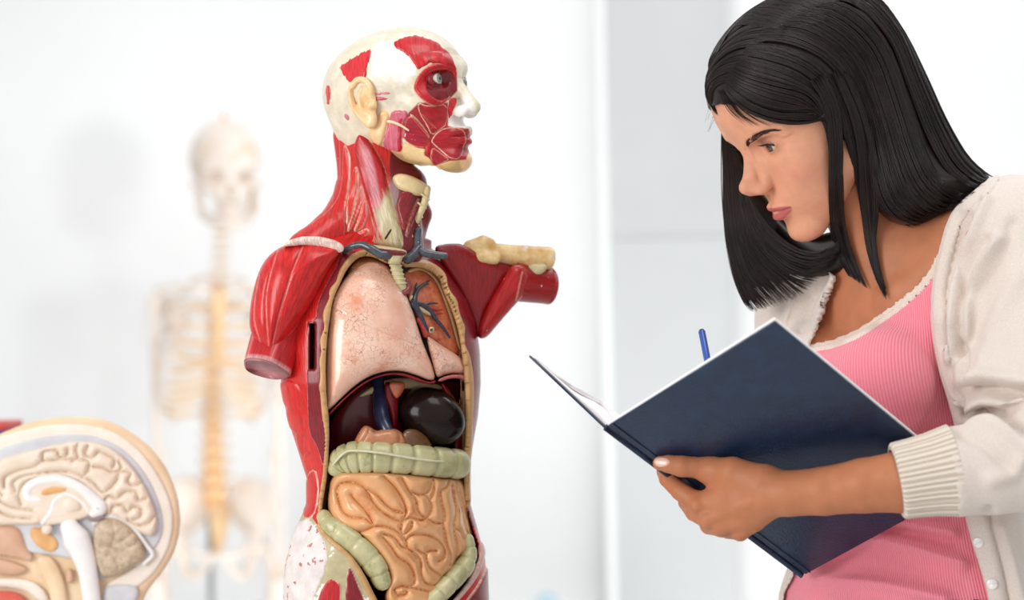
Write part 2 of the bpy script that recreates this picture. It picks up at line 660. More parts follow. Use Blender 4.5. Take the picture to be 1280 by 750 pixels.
def material(name, c1, c2=None, scale=30., rough=.4, coat=0., bump=0., bscale=None, aniso=None, chips=None, chip_scale=60., chip_thr=.66,
             cracks=None, crack_scale=60., vcol=False, sss=0., spec=.5, sheen=0., metal=0., detail=4., uvmode=False, chipc=(.86, .83, .80), vc_mul=False, lines=None, dirt=None):
    if name in MATS: return MATS[name]
    m, nt, b = new_mat(name)
    L = nt.links
    tc = node(nt, 'ShaderNodeTexCoord')
    co = tc.outputs['UV'] if uvmode else tc.outputs['Object']
    mp = node(nt, 'ShaderNodeMapping')
    L.new(co, mp.inputs[0])
    if aniso: mp.inputs['Scale'].default_value = aniso
    n1 = node(nt, 'ShaderNodeTexNoise', Scale=scale, Detail=detail, Roughness=.6)
    L.new(mp.outputs[0], n1.inputs[0])
    c2 = c2 or c1
    if vcol:
        at = node(nt, 'ShaderNodeVertexColor', layer_name='Col')
        r = ramp(nt, n1.outputs[0], [(.32, (c1[0],) * 3), (.68, (c2[0],) * 3)])
        colr = mix(nt, 1.0, at.outputs[0], r.outputs[0], 'MULTIPLY')
    else:
        r = ramp(nt, n1.outputs[0], [(.33, c1), (.67, c2)])
        colr = r.outputs[0]
    if lines:                                   # thin pale streaks along the fibres: (colour, threshold, scale)
        n4 = node(nt, 'ShaderNodeTexNoise', Scale=lines[2], Detail=1., Roughness=.4)
        L.new(mp.outputs[0], n4.inputs[0])
        r4 = ramp(nt, n4.outputs[0], [(lines[1], (0, 0, 0)), (lines[1] + .05, (1, 1, 1))])
        colr = mix(nt, r4.outputs[0], colr, lines[0])
    if cracks:
        vo = node(nt, 'ShaderNodeTexVoronoi', Scale=crack_scale, feature='DISTANCE_TO_EDGE')
        nz = node(nt, 'ShaderNodeTexNoise', Scale=crack_scale * .8, Detail=3.)
        L.new(tc.outputs['Object'], nz.inputs[0])
        vm = node(nt, 'ShaderNodeVectorMath', operation='MULTIPLY_ADD')
        vm.inputs[1].default_value = (.012, .012, .012)
        L.new(nz.outputs['Color'], vm.inputs[0]); L.new(tc.outputs['Object'], vm.inputs[2])
        L.new(vm.outputs[0], vo.inputs[0])
        r2 = ramp(nt, vo.outputs['Distance'], [(.0, (1, 1, 1)), (.045, (0, 0, 0))])
        nb = node(nt, 'ShaderNodeTexNoise', Scale=22., Detail=2.)
        L.new(tc.outputs['Object'], nb.inputs[0])
        r3 = ramp(nt, nb.outputs[0], [(.42, (0, 0, 0)), (.62, (.75, .75, .75))])
        mu = node(nt, 'ShaderNodeMath', operation='MULTIPLY')
        L.new(r2.outputs[0], mu.inputs[0]); L.new(r3.outputs[0], mu.inputs[1])
        colr = mix(nt, mu.outputs[0], colr, cracks)
    if dirt:
        n5 = node(nt, 'ShaderNodeTexNoise', Scale=dirt[1], Detail=5., Roughness=.65)
        L.new(tc.outputs['Object'], n5.inputs[0])
        r5 = ramp(nt, n5.outputs[0], [(dirt[2], (0, 0, 0)), (dirt[2] + .12, (1, 1, 1))])
        colr = mix(nt, r5.outputs[0], colr, dirt[0])
    rough_out = None
    if chips:
        n3 = node(nt, 'ShaderNodeTexNoise', Scale=chip_scale, Detail=3., Roughness=.55)
        L.new(tc.outputs['Object'], n3.inputs[0])
        r3 = ramp(nt, n3.outputs[0], [(chip_thr, (0, 0, 0)), (chip_thr + .015, (1, 1, 1))])
        colr = mix(nt, r3.outputs[0], colr, chipc)
    L.new(colr, b.inputs['Base Color'])
    b.inputs['Roughness'].default_value = rough
    b.inputs['Specular IOR Level'].default_value = spec
    b.inputs['Metallic'].default_value = metal
    if coat:
        b.inputs['Coat Weight'].default_value = coat
        b.inputs['Coat Roughness'].default_value = .12
    if sss:
        b.inputs['Subsurface Weight'].default_value = sss
        b.inputs['Subsurface Radius'].default_value = (.010, .004, .002)
        b.inputs['Subsurface Scale'].default_value = 1.0
    if sheen:
        b.inputs['Sheen Weight'].default_value = sheen
        b.inputs['Sheen Roughness'].default_value = .5
    if bump:
        bn = node(nt, 'ShaderNodeTexNoise', Scale=bscale or scale, Detail=3.)
        L.new(mp.outputs[0], bn.inputs[0])
        bp = node(nt, 'ShaderNodeBump', Strength=min(bump, 1.), Distance=.002)
        L.new(bn.outputs[0], bp.inputs['Height'])
        L.new(bp.outputs[0], b.inputs['Normal'])
    MATS[name] = m
    return m


def box_np(lo, hi):
    lo = np.asarray(lo, float); hi = np.asarray(hi, float)
    V = np.array([[(lo, hi)[i][0], (lo, hi)[j][1], (lo, hi)[k][2]] for i in (0, 1) for j in (0, 1) for k in (0, 1)])
    F = np.array([[0, 1, 3, 2], [4, 6, 7, 5], [0, 4, 5, 1], [2, 3, 7, 6], [0, 2, 6, 4], [1, 5, 7, 3]])
    return V, F


def box(name, lo, hi, parent=None, mat=None, bevel=0., seg=2, smooth=False):
    V, F = box_np(lo, hi)
    o = mesh_np(name, V, F, parent, mat, smooth=smooth)
    if bevel:
        md = o.modifiers.new('bevel', 'BEVEL'); md.width = bevel; md.segments = seg
    return o


def join_np(parts):
    """parts: list of (V, F list) -> V, F list by size"""
    Vs, by, off = [], {}, 0
    for V, F in parts:
        Vs.append(np.asarray(V, float))
        for f in (F if isinstance(F, list) else [F]):
            f = np.asarray(f)
            if len(f): by.setdefault(f.shape[1], []).append(f + off)
        off += len(V)
    return np.vstack(Vs), [np.concatenate(v) for v in by.values()]


def flat_col(c):
    c = np.asarray(c)
    return lambda u, v, w: np.broadcast_to(c, (len(u), 3))


def cpoly(crop, pts):
    """crop = (x0, y0, scale): crop pixels to photo pixels"""
    p = np.asarray(pts, float)
    return np.stack([p[:, 0] / crop[2] + crop[0], p[:, 1] / crop[2] + crop[1]], 1)


# ------------------------------------------------------------------ the room
M_wall = material('white_paint', (.86, .87, .87), (.88, .885, .885), scale=3, rough=.8, spec=.2)
M_grey = material('grey_panel_paint', (.58, .595, .60), (.615, .63, .635), scale=2, rough=.6, spec=.3)
M_frame = material('white_gloss_paint', (.9, .92, .91), rough=.4)
M_floor = material('pale_floor', (.74, .74, .73), (.80, .80, .79), scale=4, rough=.4)
YW = 5.2
tag(box('wall_back', (-6, YW, 0), (6, YW + .15, 4.2), mat=M_wall), kind='structure')
tag(box('floor', (-6, -2.5, -.1), (6, YW, 0), mat=M_floor), kind='structure')


def wall_x(u, v=375, d=YW):
    return float(P(u, v, d)[0])


# grey panelled pilaster on the wall: two panels one above the other, a pale jamb on its left side
xa, xb = wall_x(764, 375, YW - .07), wall_x(917, 375, YW - .07)
pil = tag(box('trim_1', (xa, YW - .05, 0), (xb, YW, 4.2), mat=M_grey), kind='structure')
zj = float(P(840, 296, YW - .07)[2])
box('panel', (xa, YW - .07, .1), (xb - .004, YW - .05, zj - .0006), pil, M_grey, .003)
box('panel', (xa, YW - .07, zj + .0006), (xb - .004, YW - .05, 4.1), pil, M_grey, .003)
tag(box('trim_2', (xa - .024, YW - .08, 0), (xa, YW, 4.2), mat=M_frame, bevel=.008), kind='structure')

# white work table that carries the two painted models (below the picture)
M_table = material('white_laminate', (.84, .84, .83), rough=.35)
tb = empty('work_table', (-.55, 2.65, 0), 'white laminate work table under the anatomical models', 'table')
box('table_top', (-1.35, 2.15, .80), (.10, 3.20, .84), tb, M_table, .006)
for x in (-1.28, .03):
    for y in (2.22, 3.12):
        box('leg', (x - .025, y - .025, 0), (x + .025, y + .025, .80), tb, M_table, .004)
box('apron', (-1.25, 2.24, .70), (.0, 3.10, .795), tb, M_table)
# ------------------------------------------------------------------ a head, in centimetres: a forward, b to its left, c up, origin between the ears at eye height
def head_field(h=.14, lo=(-11.5, -9, -16), hi=(13, 9, 13), open_eye=.47):
    s = SDF(lo, hi, h)
    s.ell((-.6, 0, 3.1), (9.3, 7.2, 8.3))
    s.ell((2.9, 0, 3.6), (6.7, 6.2, 6.4), k=2.5)              # forehead
    s.ell((3.2, 0, -3.2), (5.3, 5.3, 6.6), k=2.5)             # face mass
    for q in (-1, 1):
        s.cap((.6, q * 4.5, -5.6), (6.6, q * 1.5, -9.9), 1.5, 1.4, k=2.6)
        s.ell((5.0, q * 4.1, -2.6), (2.3, 1.8, 1.9), k=2.2)    # cheekbone
        s.ell((5.5, q * 2.9, -5.6), (2.4, 2.0, 2.8), k=2.2)    # cheek
    s.ell((7.4, 0, -10.3), (1.65, 1.6, 1.25), k=1.8)          # chin
    for q in (-1, 1):                                          # brow
        s.chain([(8.35, q * .8, 1.6), (8.05, q * 2.2, 1.85), (6.9, q * 3.9, 1.75), (5.8, q * 4.9, 1.2)], [.55, .55, .5, .4], k=1.6)
    for q in (-1, 1):                                          # sockets
        s.ell((8.9, q * 2.45, .05), (1.45, 1.3, 1.0), k=1.2, sub=True)
        s.ell((7.9, q * 3.9, -.0), (1.15, 1.2, .9), k=1.1, sub=True)
    s.ell((7.2, 0, -6.7), (2.1, 2.4, 2.1), k=1.5)             # mouth mass
    # nose
    s.chain([(8.5, 0, 1.0), (8.75, 0, -.2), (9.85, 0, -1.8), (10.8, 0, -2.75)], [.66, .60, .54, .60], k=.9)
    for q in (-1, 1):                                          # side walls of the nose
        s.chain([(8.1, q * .75, -.6), (8.6, q * 1.0, -2.2), (9.1, q * 1.1, -3.4)], [.45, .5, .5], k=.9)
        s.chain([(9.4, q * .35, -1.6), (10.2, q * .45, -2.9)], [.35, .45], k=.6)
    s.ell((11.0, 0, -3.0), (.74, .74, .68), k=.5)
    for q in (-1, 1):
        s.ell((9.65, q * 1.05, -3.85), (.98, .52, .62), k=.40)
    for q in (-1, 1):
        s.ell((10.25, q * .62, -3.45), (.75, .55, .60), k=.5)
    s.cap((9.0, 0, -4.65), (10.8, 0, -3.65), .38, .42, k=.45)
    for q in (-1, 1):
        s.ell((10.0, q * .58, -4.45), (.42, .22, .24), R=np.array([[.92, 0, .39], [0, 1, 0], [-.39, 0, .92]]), k=.15, sub=True)
    # lips
    U = [(8.3, 1.95, -7.0), (8.95, 1.25, -6.70), (9.40, .5, -6.42), (9.44, 0, -6.52), (9.40, -.5, -6.42), (8.95, -1.25, -6.70), (8.3, -1.95, -7.0)]
    Lw = [(8.3, 1.75, -7.1), (8.9, 1.1, -7.48), (9.25, .45, -7.68), (9.30, 0, -7.70), (9.25, -.45, -7.68), (8.9, -1.1, -7.48), (8.3, -1.75, -7.1)]
    s.chain(U, [.22, .36, .46, .42, .46, .36, .22], k=.4)
    s.chain(Lw, [.22, .46, .56, .58, .56, .46, .22], k=.4)
    C = [(8.5, 2.1, -7.08), (9.35, 1.2, -7.08), (9.82, .4, -7.0), (9.86, 0, -7.05), (9.82, -.4, -7.0), (9.35, -1.2, -7.08), (8.5, -2.1, -7.08)]
    s.chain(C, [.08, .11, .12, .12, .12, .11, .08], k=.18, sub=True)
    s.cap((9.8, 0, -5.3), (9.8, 0, -5.9), .22, .22, k=.4, sub=True)   # philtrum
    s.cap((9.7, -.8, -8.85), (9.7, .8, -8.85), .55, .55, k=.8, sub=True)  # under the lower lip
    # eyelids
    for q in (-1, 1):
        c = np.array((6.85, q * 3.25, 0.))
        s.ell(c, (1.30, 1.45, 1.26), k=.5)
        s.cap(c + (1.0, -q * 1.15, -.08), c + (.75, q * 1.3, -.02), .16, .12, k=.25)
        e = open_eye
        s.ell(c + (1.05, -q * .05, -.02), (.85, 1.28, e), k=.08, sub=True)
        s.ell(c, (1.16, 1.16, 1.16), k=0, sub=True)
    return s


def ear_np(h=.10):
    """left ear in centimetres: x back, y out of the head, z up"""
    s = SDF((-3.2, -1.6, -4.2), (3.2, 2.6, 4.2), h)
    s.ell((.1, .0, .3), (1.55, .55, 2.5))
    s.ell((-.35, .1, -2.1), (.85, .6, 1.0), k=.6)
    rim = [(-.9, .25, .5), (-1.3, .45, 1.6), (-.6, .6, 2.75), (.6, .75, 2.95), (1.55, .85, 2.0), (1.75, .8, .6), (1.25, .65, -.9), (.4, .5, -2.0), (-.3, .45, -2.7)]
    s.chain(catmull(rim, 4), .36, k=.3)
    anti = [(.2, .4, 1.9), (.75, .5, 1.1), (.8, .5, .1), (.35, .5, -1.0), (-.3, .5, -1.3)]
    s.ell((-.15, .75, .1), (.75, .7, .95), k=.35, sub=True)
    s.chain(catmull(anti, 3), .28, k=.3)
    s.cap((-1.15, .3, -.4), (-1.0, .5, -.5), .45, .42, k=.4)
    s.cap((1.25, .9, 1.8), (1.2, .9, -.2), .25, k=.3, sub=True)
    return s.mesh(1)


class Frame:
    """maps local (a, b, c) to world: origin + scale * (a*A + b*B + c*C)"""
    def __init__(self, o, A, C, scale):
        A = nrm(A); C = np.asarray(C, float); C = nrm(C - (C @ A) * A)
        self.o = np.asarray(o, float); self.A = A; self.C = C; self.B = np.cross(C, A); self.s = scale
        self.M = np.stack([self.A, self.B, self.C])
    def __call__(self, p):
        return self.o + (np.asarray(p, float) @ self.M) * self.s
    def inv(self, p):
        return ((np.asarray(p, float) - self.o) @ self.M.T) / self.s


def rot_axis(v, axis, deg):
    q = Matrix.Rotation(math.radians(deg), 3, Vector(axis))
    return np.array(q @ Vector(v))


M_eyew = material('eye_white', srgb(226, 214, 196), rough=.12, coat=.8)
M_iris = material('iris_grey', srgb(120, 128, 124), srgb(150, 156, 150), scale=400, rough=.1, coat=.8)
M_pupil = material('pupil', (.01, .01, .01), rough=.08, coat=.8)


def uv_sphere(r, n=24, m=16, th0=0., th1=math.pi):
    th = np.linspace(th0, th1, m); ph = np.linspace(0, 2 * np.pi, n, endpoint=False)
    V = np.stack([np.cos(th)[:, None] * np.ones(n), np.sin(th)[:, None] * np.cos(ph), np.sin(th)[:, None] * np.sin(ph)], -1).reshape(-1, 3) * r
    i, j = np.meshgrid(np.arange(m - 1), np.arange(n), indexing='ij'); j2 = (j + 1) % n
    F = np.stack([i * n + j, i * n + j2, (i + 1) * n + j2, (i + 1) * n + j], -1).reshape(-1, 4)
    return V, F


def eye(frame, c, gaze, r, parent, iris_mat, k=1.):
    g = nrm(gaze)
    t = nrm(np.cross(g, (0, 0, 1))); b2 = np.cross(g, t)
    R = np.stack([g, t, b2])
    V, F = uv_sphere(r)
    e = mesh_np('eyeball', frame(V @ R + c), F, parent, M_eyew)
    V, F = uv_sphere(r * 1.012, 24, 5, 0, .50 * k)
    mesh_np('iris', frame(V @ R + c), F, e, iris_mat)
    V, F = uv_sphere(r * 1.02, 16, 4, 0, .20 * k)
    mesh_np('pupil', frame(V @ R + c), F, e, M_pupil)
    return e


# ------------------------------------------------------------------ the painted anatomical torso
TS = Space(2.40)
ts = TS.s
M_paint = material('painted_muscle', (.58, .58, .58), (1.18, 1.18, 1.18), scale=620, aniso=(.10, 1, 1), uvmode=True, rough=.30, coat=.22, spec=.36, vcol=True, detail=3.,
                   chips=True, chip_scale=130, chip_thr=.735, bump=.12, bscale=620)
M_plain = material('painted_plaster', (.86, .86, .86), (1.08, 1.08, 1.08), scale=90, rough=.36, coat=.15, vcol=True, detail=5., bump=.08, bscale=200)
M_worn = material('worn_plaster', (.80, .80, .80), (1.06, 1.06, 1.06), scale=70, rough=.5, vcol=True, detail=6., chips=True, chip_scale=70, chip_thr=.60, chipc=(.86, .83, .78), bump=.1, bscale=200)
RED = srgb(216, 36, 32); RED2 = srgb(196, 30, 36); MAROON = srgb(136, 26, 36); DKRED = srgb(108, 16, 24); PINKW = srgb(232, 150, 165)
CREAM = srgb(232, 220, 196); WHITE = srgb(246, 240, 234); PEACH = srgb(243, 202, 150); TAN = srgb(214, 182, 120); OLIVE = srgb(196, 182, 140)
TANRIB = srgb(206, 158, 104)
EDGE = srgb(244, 196, 176)


torso = empty('anatomical_torso', P(485, 830, 2.40), 'painted anatomical torso with red muscles, cut-off arms and opened chest', 'anatomical model')

# ---- trunk: stacked rotated ellipses
TH = math.radians(35)
CT, ST = math.cos(TH), math.sin(TH)
KEY = np.array([  # v, centre u, half width a, half depth b
    (290, 474, 40, 8), (300, 474, 80, 14), (312, 466, 86, 38), (330, 470, 98, 58), (350, 471, 110, 68), (375, 474, 124, 78), (400, 475, 134, 83), (440, 476, 139, 86), (480, 476, 140, 87), (520, 478, 133, 86),
    (560, 481, 121, 82), (600, 485, 110, 80), (630, 486, 111, 81), (660, 484, 124, 85), (700, 482, 139, 89), (750, 482, 141, 90), (800, 482, 138, 88), (840, 482, 132, 84)], float)


def trunk_par(v):
    return [np.interp(v, KEY[:, 0], KEY[:, i]) for i in (1, 2, 3)]


def wfront(u, v, grow=0.):
    """w of the front of the trunk at a pixel"""
    cx, a, b = trunk_par(v)
    a = a + grow; b = b + grow
    x = u - cx
    A = (ST / a) ** 2 + (CT / b) ** 2
    B = 2 * x * (CT * ST / a ** 2 - ST * CT / b ** 2)
    C = x * x * ((CT / a) ** 2 + (ST / b) ** 2) - 1
    D = np.maximum(B * B - 4 * A * C, 0)
    return (-B - np.sqrt(D)) / (2 * A)


CAV = chaikin([(440, 324), (452, 317), (468, 318), (484, 327), (500, 331), (526, 331), (541, 337), (552, 347), (556, 361), (562, 374), (567, 386), (573, 403), (577, 420), (580, 440), (583, 470),
               (585, 516), (583, 566), (582, 600), (584, 640), (592, 665), (599, 685), (597, 705), (588, 727), (572, 748), (550, 772), (510, 790), (482, 776), (467, 748), (452, 717), (434, 692), (408, 672),
               (398, 655), (400, 631), (407, 588), (409, 527), (405, 498), (404, 470), (404, 452), (405, 433), (407, 412), (410, 392), (412, 379), (416, 366), (423, 352), (429, 338)], 1)


def build_trunk():
    h = 1.7
    us = np.arange(330, 625, h); vs = np.arange(280, 846, h); ws = np.arange(-118, 118, h)
    U, V, W = np.meshgrid(us, vs, ws, indexing='ij')
    cx, a, b = [q[None, :, None] for q in trunk_par(vs)]
    # soften the stack
    x = U - cx
    l = x * CT + W * ST; f = x * ST - W * CT
    r = np.sqrt((l / a) ** 2 + (f / b) ** 2)
    A = (r - 1) * np.minimum(a, b)
    inner = (np.sqrt((l / (a - 15)) ** 2 + (f / (b - 15)) ** 2) - 1) * np.minimum(a, b)
    U2, V2 = np.meshgrid(us, vs, indexing='ij')
    cav = -poly_sd(U2, V2, CAV)[..., None]
    cut = np.maximum(cav, np.minimum(W - (wfront(U2, V2)[..., None] + 27), inner))      # opening through the front wall
    hollow = np.maximum(inner, V * 0 + np.maximum(330 - V, V - 785))
    cut = np.minimum(cut, np.maximum(hollow, cav - 9))
    A = np.maximum(A, -cut)
    A = np.maximum(A, np.maximum(V - 838, 291 - V))
    # slot in the rib edge
    slot = np.maximum(np.abs(U - 390.5) - 4.6 , np.abs(V - 433) - 30)
    A = np.maximum(A, -np.maximum(slot, W - (wfront(U2, V2)[..., None] + 16)))
    Vx, Q = surface_nets(A, (us[0], vs[0], ws[0]), h)
    Vx = lap_smooth(Vx, Q, 3)
    u, v, w = Vx.T
    cx, a, b = trunk_par(v)
    x = u - cx
    l = x * CT + w * ST; f = x * ST - w * CT
    r = np.sqrt((l / a) ** 2 + (f / b) ** 2)
    col = np.empty((len(u), 3)); col[:] = RED
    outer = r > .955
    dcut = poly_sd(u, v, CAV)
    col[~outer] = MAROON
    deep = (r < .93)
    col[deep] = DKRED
    slotm = (np.abs(u - 390.5) < 6) & (np.abs(v - 433) < 32) & ~outer
    col[slotm] = srgb(60, 10, 18)
    # the far side of the chest wall is painted maroon
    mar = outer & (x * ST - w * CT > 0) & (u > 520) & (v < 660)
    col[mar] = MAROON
    W3 = TS(u, v, w)
    uv = fibre_uv(u, v, w, TS, 82.)
    mesh_np('trunk_shell', W3, Q, torso, M_paint, uv=uv, col=col)
    return W3, Q


TV, TQ = build_trunk()


def tpatch(name, poly, hgt, c, edge=None, fib=0., mat=None, base=None, parent=None, ew=1.8, **kw):
    """raised painted piece on the trunk (or another base mesh)"""
    V, Q = base if base is not None else (TV, TQ)
    nc = kw.get('nchk', 2)
    pp = chaikin(poly, nc) if nc else np.asarray(poly, float)
    def colf(u, v, w):
        o = np.empty((len(u), 3)); o[:] = c
        if edge is not None:
            d = poly_sd(u, v, pp)
            k = (1 - sstep(ew * .5, ew, d))[:, None]
            o = o * (1 - k) + np.asarray(edge) * k
        return o
    return patch(name, TS, V, Q, poly, hgt, parent or torso, mat or M_paint, fib=fib, colf=colf, **kw)


# maroon cut face of the chest wall, then the scalloped bone edge
tpatch('cut_chest_wall', [(429, 314), (423, 322), (420, 333), (412, 347), (405, 360), (400, 370), (396, 382), (394, 400), (383, 404), (383, 462), (384, 500), (385, 540), (397, 560), (404, 588), (411, 560), (412, 527), (409, 498), (407, 452),
                          (412, 400), (420, 370), (432, 345), (444, 326), (456, 318), (440, 312)], 1.6, MAROON, srgb(214, 150, 150), 88., nchk=1, maxw=20)
tpatch('rib_edge', [(437, 319), (430, 328), (424, 337), (421, 346), (419, 353), (413, 359), (410.5, 366), (411, 373), (407, 381), (403.6, 390), (403, 397), (405, 409), (402, 417), (399.5, 425), (400, 433), (401, 442), (398.5, 450), (399.6, 462),
                    (400, 473), (398, 484), (400, 492), (402, 520), (406, 540), (405, 560), (404, 590), (398, 628), (396, 655), (400, 665), (408, 676), (420, 686), (434, 698), (446, 716), (455, 735), (464, 755), (480, 790), (500, 800), (482, 760), (470, 735), (452, 706), (434, 686), (412, 668), (404, 650), (412, 590), (416, 527),
                    (412, 490), (411, 450), (413, 412), (418, 385), (426, 365), (436, 346), (448, 330), (460, 322), (490, 332), (486, 322), (468, 312), (452, 312)], 3.0, TANRIB, fib=80., mat=M_plain, nchk=1, maxw=25, face=.35)
tpatch('rib_edge', [(500, 326), (526, 324), (541, 329), (552, 337), (558, 346), (559, 358), (564, 367), (571, 375), (573, 388), (576, 398), (581, 408), (580, 420), (581, 432), (586, 442), (589, 456), (592, 480), (591, 520), (588, 566), (587, 600), (588, 636),
                    (578, 636), (578, 566), (578, 500), (574, 440), (568, 405), (560, 380), (550, 360), (542, 345), (520, 336), (505, 336)], 3.0, TANRIB, fib=80., mat=M_plain, nchk=1, maxw=60, face=.35)
# flank: white worn plaster over the hip, olive band, red muscle heads
tpatch('hip_plaster', [(374, 640), (386, 640), (396, 654), (408, 672), (440, 694), (458, 722), (470, 750), (490, 800), (440, 812), (350, 812), (352, 740), (357, 700), (364, 668)], 1.0, OLIVE, fib=70., mat=M_worn, maxw=40)
tpatch('worn_patch', [(374, 652), (386, 646), (394, 656), (403, 670), (412, 690), (408, 714), (398, 735), (390, 756), (386, 800), (350, 800), (352, 740), (358, 704), (365, 672)], 2.0, srgb(238, 226, 222), fib=70., mat=material('worn_white', (.80, .80, .80), (1.03, 1.03, 1.03), scale=70, rough=.55, vcol=True, detail=6., chips=True, chip_scale=90, chip_thr=.62, chipc=srgb(190, 120, 116), bump=.2, bscale=200), maxw=60, feather=1.5)
tpatch('hip_muscle', [(404, 731), (412, 722), (420, 724), (428, 732), (426, 760), (430, 800), (392, 800), (396, 752)], 3.2, RED2, EDGE, 98., maxw=40, feather=.8)
tpatch('hip_muscle', [(433, 712), (438, 706), (446, 724), (454, 745), (464, 775), (470, 800), (434, 800), (430, 760)], 3.2, MAROON, EDGE, 75., maxw=40, feather=.8)
tpatch('rim_lining', [(396, 640), (402, 662), (412, 674), (436, 692), (453, 716), (466, 745), (478, 775), (484, 775), (472, 745), (456, 712), (438, 688), (414, 670), (405, 655), (402, 640)], 3.8, srgb(224, 196, 186), fib=60., mat=M_plain, maxw=30)
tpatch('rim_lining', [(606, 672), (607, 690), (602, 708), (594, 726), (578, 746), (556, 770), (552, 764), (572, 742), (588, 722), (597, 703), (601, 686), (600, 672)], 3.0, srgb(222, 180, 170), fib=60., mat=M_plain, maxw=60)
tpatch('groin_muscle', [(609, 700), (604, 716), (596, 732), (584, 748), (566, 772), (580, 800), (620, 800), (625, 740)], 3.0, MAROON, EDGE, 100., maxw=80)
# flank muscle slips
for q in range(4):
    v0 = 486 + q * 30
    x0 = [352, 360, 372, 382][q]
    tpatch('flank_muscle', [(x0 - 6, v0 - 12), (x0 + 14, v0 - 14), (380, v0 + 2), (381, v0 + 30), (x0 + 8, v0 + 28), (x0 - 2, v0 + 18)], 1.6, RED, srgb(214, 74, 66), 78., maxw=60, soft=5.)
tpatch('flank_muscle', [(384, 590), (396, 585), (400, 612), (396, 640), (388, 650), (378, 648), (380, 622)], 1.6, RED, EDGE, 88., maxw=60, feather=1.)

# ---- neck and shoulders, one plaster core under the muscles
def build_neck():
    lo = TS(330, 340, -100); hi = TS(660, 150, 120)
    lo2 = np.minimum(lo, hi) - .03; hi2 = np.maximum(lo, hi) + .03
    s = SDF(lo2, hi2, .0017)
    def C(pts, rad, k=0., **kw):
        s.chain([TS(*p_) for p_ in pts], [r_ * ts for r_ in rad], k=k * ts, **kw)
    C([(474, 175, 14), (475, 230, 18), (478, 290, 22)], [44, 42, 50])
    C([(440, 170, 24), (446, 230, 26), (440, 290, 20)], [24, 22, 26], k=22)        # back of the neck
    C([(448, 255, 24), (412, 290, -12), (382, 312, -40)], [26, 24, 22], k=26)       # near trapezius
    C([(476, 276, 40), (520, 314, 56), (556, 330, 76)], [18, 12, 10], k=14)         # far trapezius
    C([(508, 232, -6), (504, 270, -14), (508, 312, -26)], [26, 22, 22], k=14)       # throat
    C([(512, 300, 50), (524, 268, 44), (505, 220, 40)], [18, 16, 16], k=10)
    return s.mesh(2)


NV, NQ = build_neck()
u_, v_, w_ = TS.inv(NV)
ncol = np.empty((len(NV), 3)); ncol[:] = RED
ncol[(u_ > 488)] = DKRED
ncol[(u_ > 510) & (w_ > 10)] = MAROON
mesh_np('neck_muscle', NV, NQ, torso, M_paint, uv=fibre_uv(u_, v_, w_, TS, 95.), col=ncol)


def npatch(name, poly, hgt, c, edge=None, fib=0., mat=None, **kw):
    return tpatch(name, poly, hgt, c, edge, fib, mat, base=(NV, NQ), **kw)


npatch('trapezius_muscle', [(428, 175), (438, 190), (439, 212), (436, 240), (431, 262), (431, 300), (428, 306), (400, 300), (372, 300), (340, 310), (360, 296), (395, 276), (418, 256), (428, 230)], 1.5, RED, EDGE, (440., 190.), maxw=70)
for pg, fb in (([(440, 215), (446, 205), (450, 222), (446, 250), (438, 275), (432, 285), (433, 255)], 100.), ([(450, 228), (455, 240), (446, 272), (434, 295), (434, 282), (444, 258)], 110.),
               ([(456, 245), (461, 262), (455, 285), (440, 292), (447, 276)], 110.), ([(434, 298), (448, 290), (461, 284), (462, 292), (448, 302), (434, 305)], 165.)):
    npatch('scalene_muscle', pg, 2.6, srgb(224, 52, 40), EDGE, fb, maxw=60)
npatch('sternomastoid_muscle', [(446, 166), (454, 163), (462, 172), (472, 188), (482, 208), (489, 238), (493, 254), (500, 276), (508, 312), (486, 312), (462, 306), (468, 294), (463, 272), (456, 246), (448, 218), (440, 188)], 7, RED2, EDGE, 66., soft=7., maxw=60)
sv = [o for o in bpy.data.objects if o.name.startswith('sternomastoid_muscle')][0]
scm = sv.data
sp_ = np.empty(len(scm.vertices) * 3, np.float32); scm.vertices.foreach_get('co', sp_)
u2, v2, w2 = TS.inv(sp_.reshape(-1, 3))
ca = scm.color_attributes['Col']; cc = np.empty(len(scm.vertices) * 4, np.float32); ca.data.foreach_get('color', cc); cc = cc.reshape(-1, 4)
axis = line_dist(u2, v2, [(452, 172), (464, 214), (473, 262), (478, 285)])
k = ((1 - sstep(2.5, 8, axis)) * sstep(175, 195, v2) * .75)[:, None]
cc[:, :3] = cc[:, :3] * (1 - k) + np.array(srgb(240, 170, 180)) * k
nz = vnoise(np.stack([u2 * .7 - v2 * .25, v2 * .05, w2 * 0], -1), 1., 3)
k = np.clip(sstep(-6, 6, poly_sd(u2, v2, [(486, 240), (494, 250), (512, 318), (455, 308), (474, 296), (466, 272), (470, 262)]) + (nz - .5) * 16), 0, 1)[:, None]
cc[:, :3] = cc[:, :3] * (1 - k) + np.array(OLIVE) * k
ca.data.foreach_set('color', cc.ravel())

npatch('hyoid_bone', [(489, 222), (497, 216), (512, 218), (528, 226), (536, 233), (534, 244), (522, 246), (508, 240), (496, 236)], 5, srgb(232, 208, 156), fib=20., mat=M_plain, soft=4.)
npatch('strap_muscle', [(500, 240), (512, 238), (520, 246), (512, 270), (505, 292), (499, 276), (494, 256)], 4, MAROON, srgb(200, 90, 84), 108., soft=3.)
npatch('strap_muscle', [(521, 246), (527, 250), (520, 270), (510, 296), (505, 300), (510, 276)], 4, srgb(124, 24, 32), srgb(206, 130, 110), 112., soft=3.)
tube('larynx_cartilage', [TS(*p_) for p_ in catmull([(534, 236, -22), (531, 252, -26), (525, 266, -28), (518, 281, -28), (513, 296, -28), (510, 310, -30)], 4)], 4.6 * ts, torso, material('cartilage', srgb(206, 188, 140), srgb(226, 206, 160), scale=200, rough=.35, coat=.2, bump=.3, bscale=150), 10)
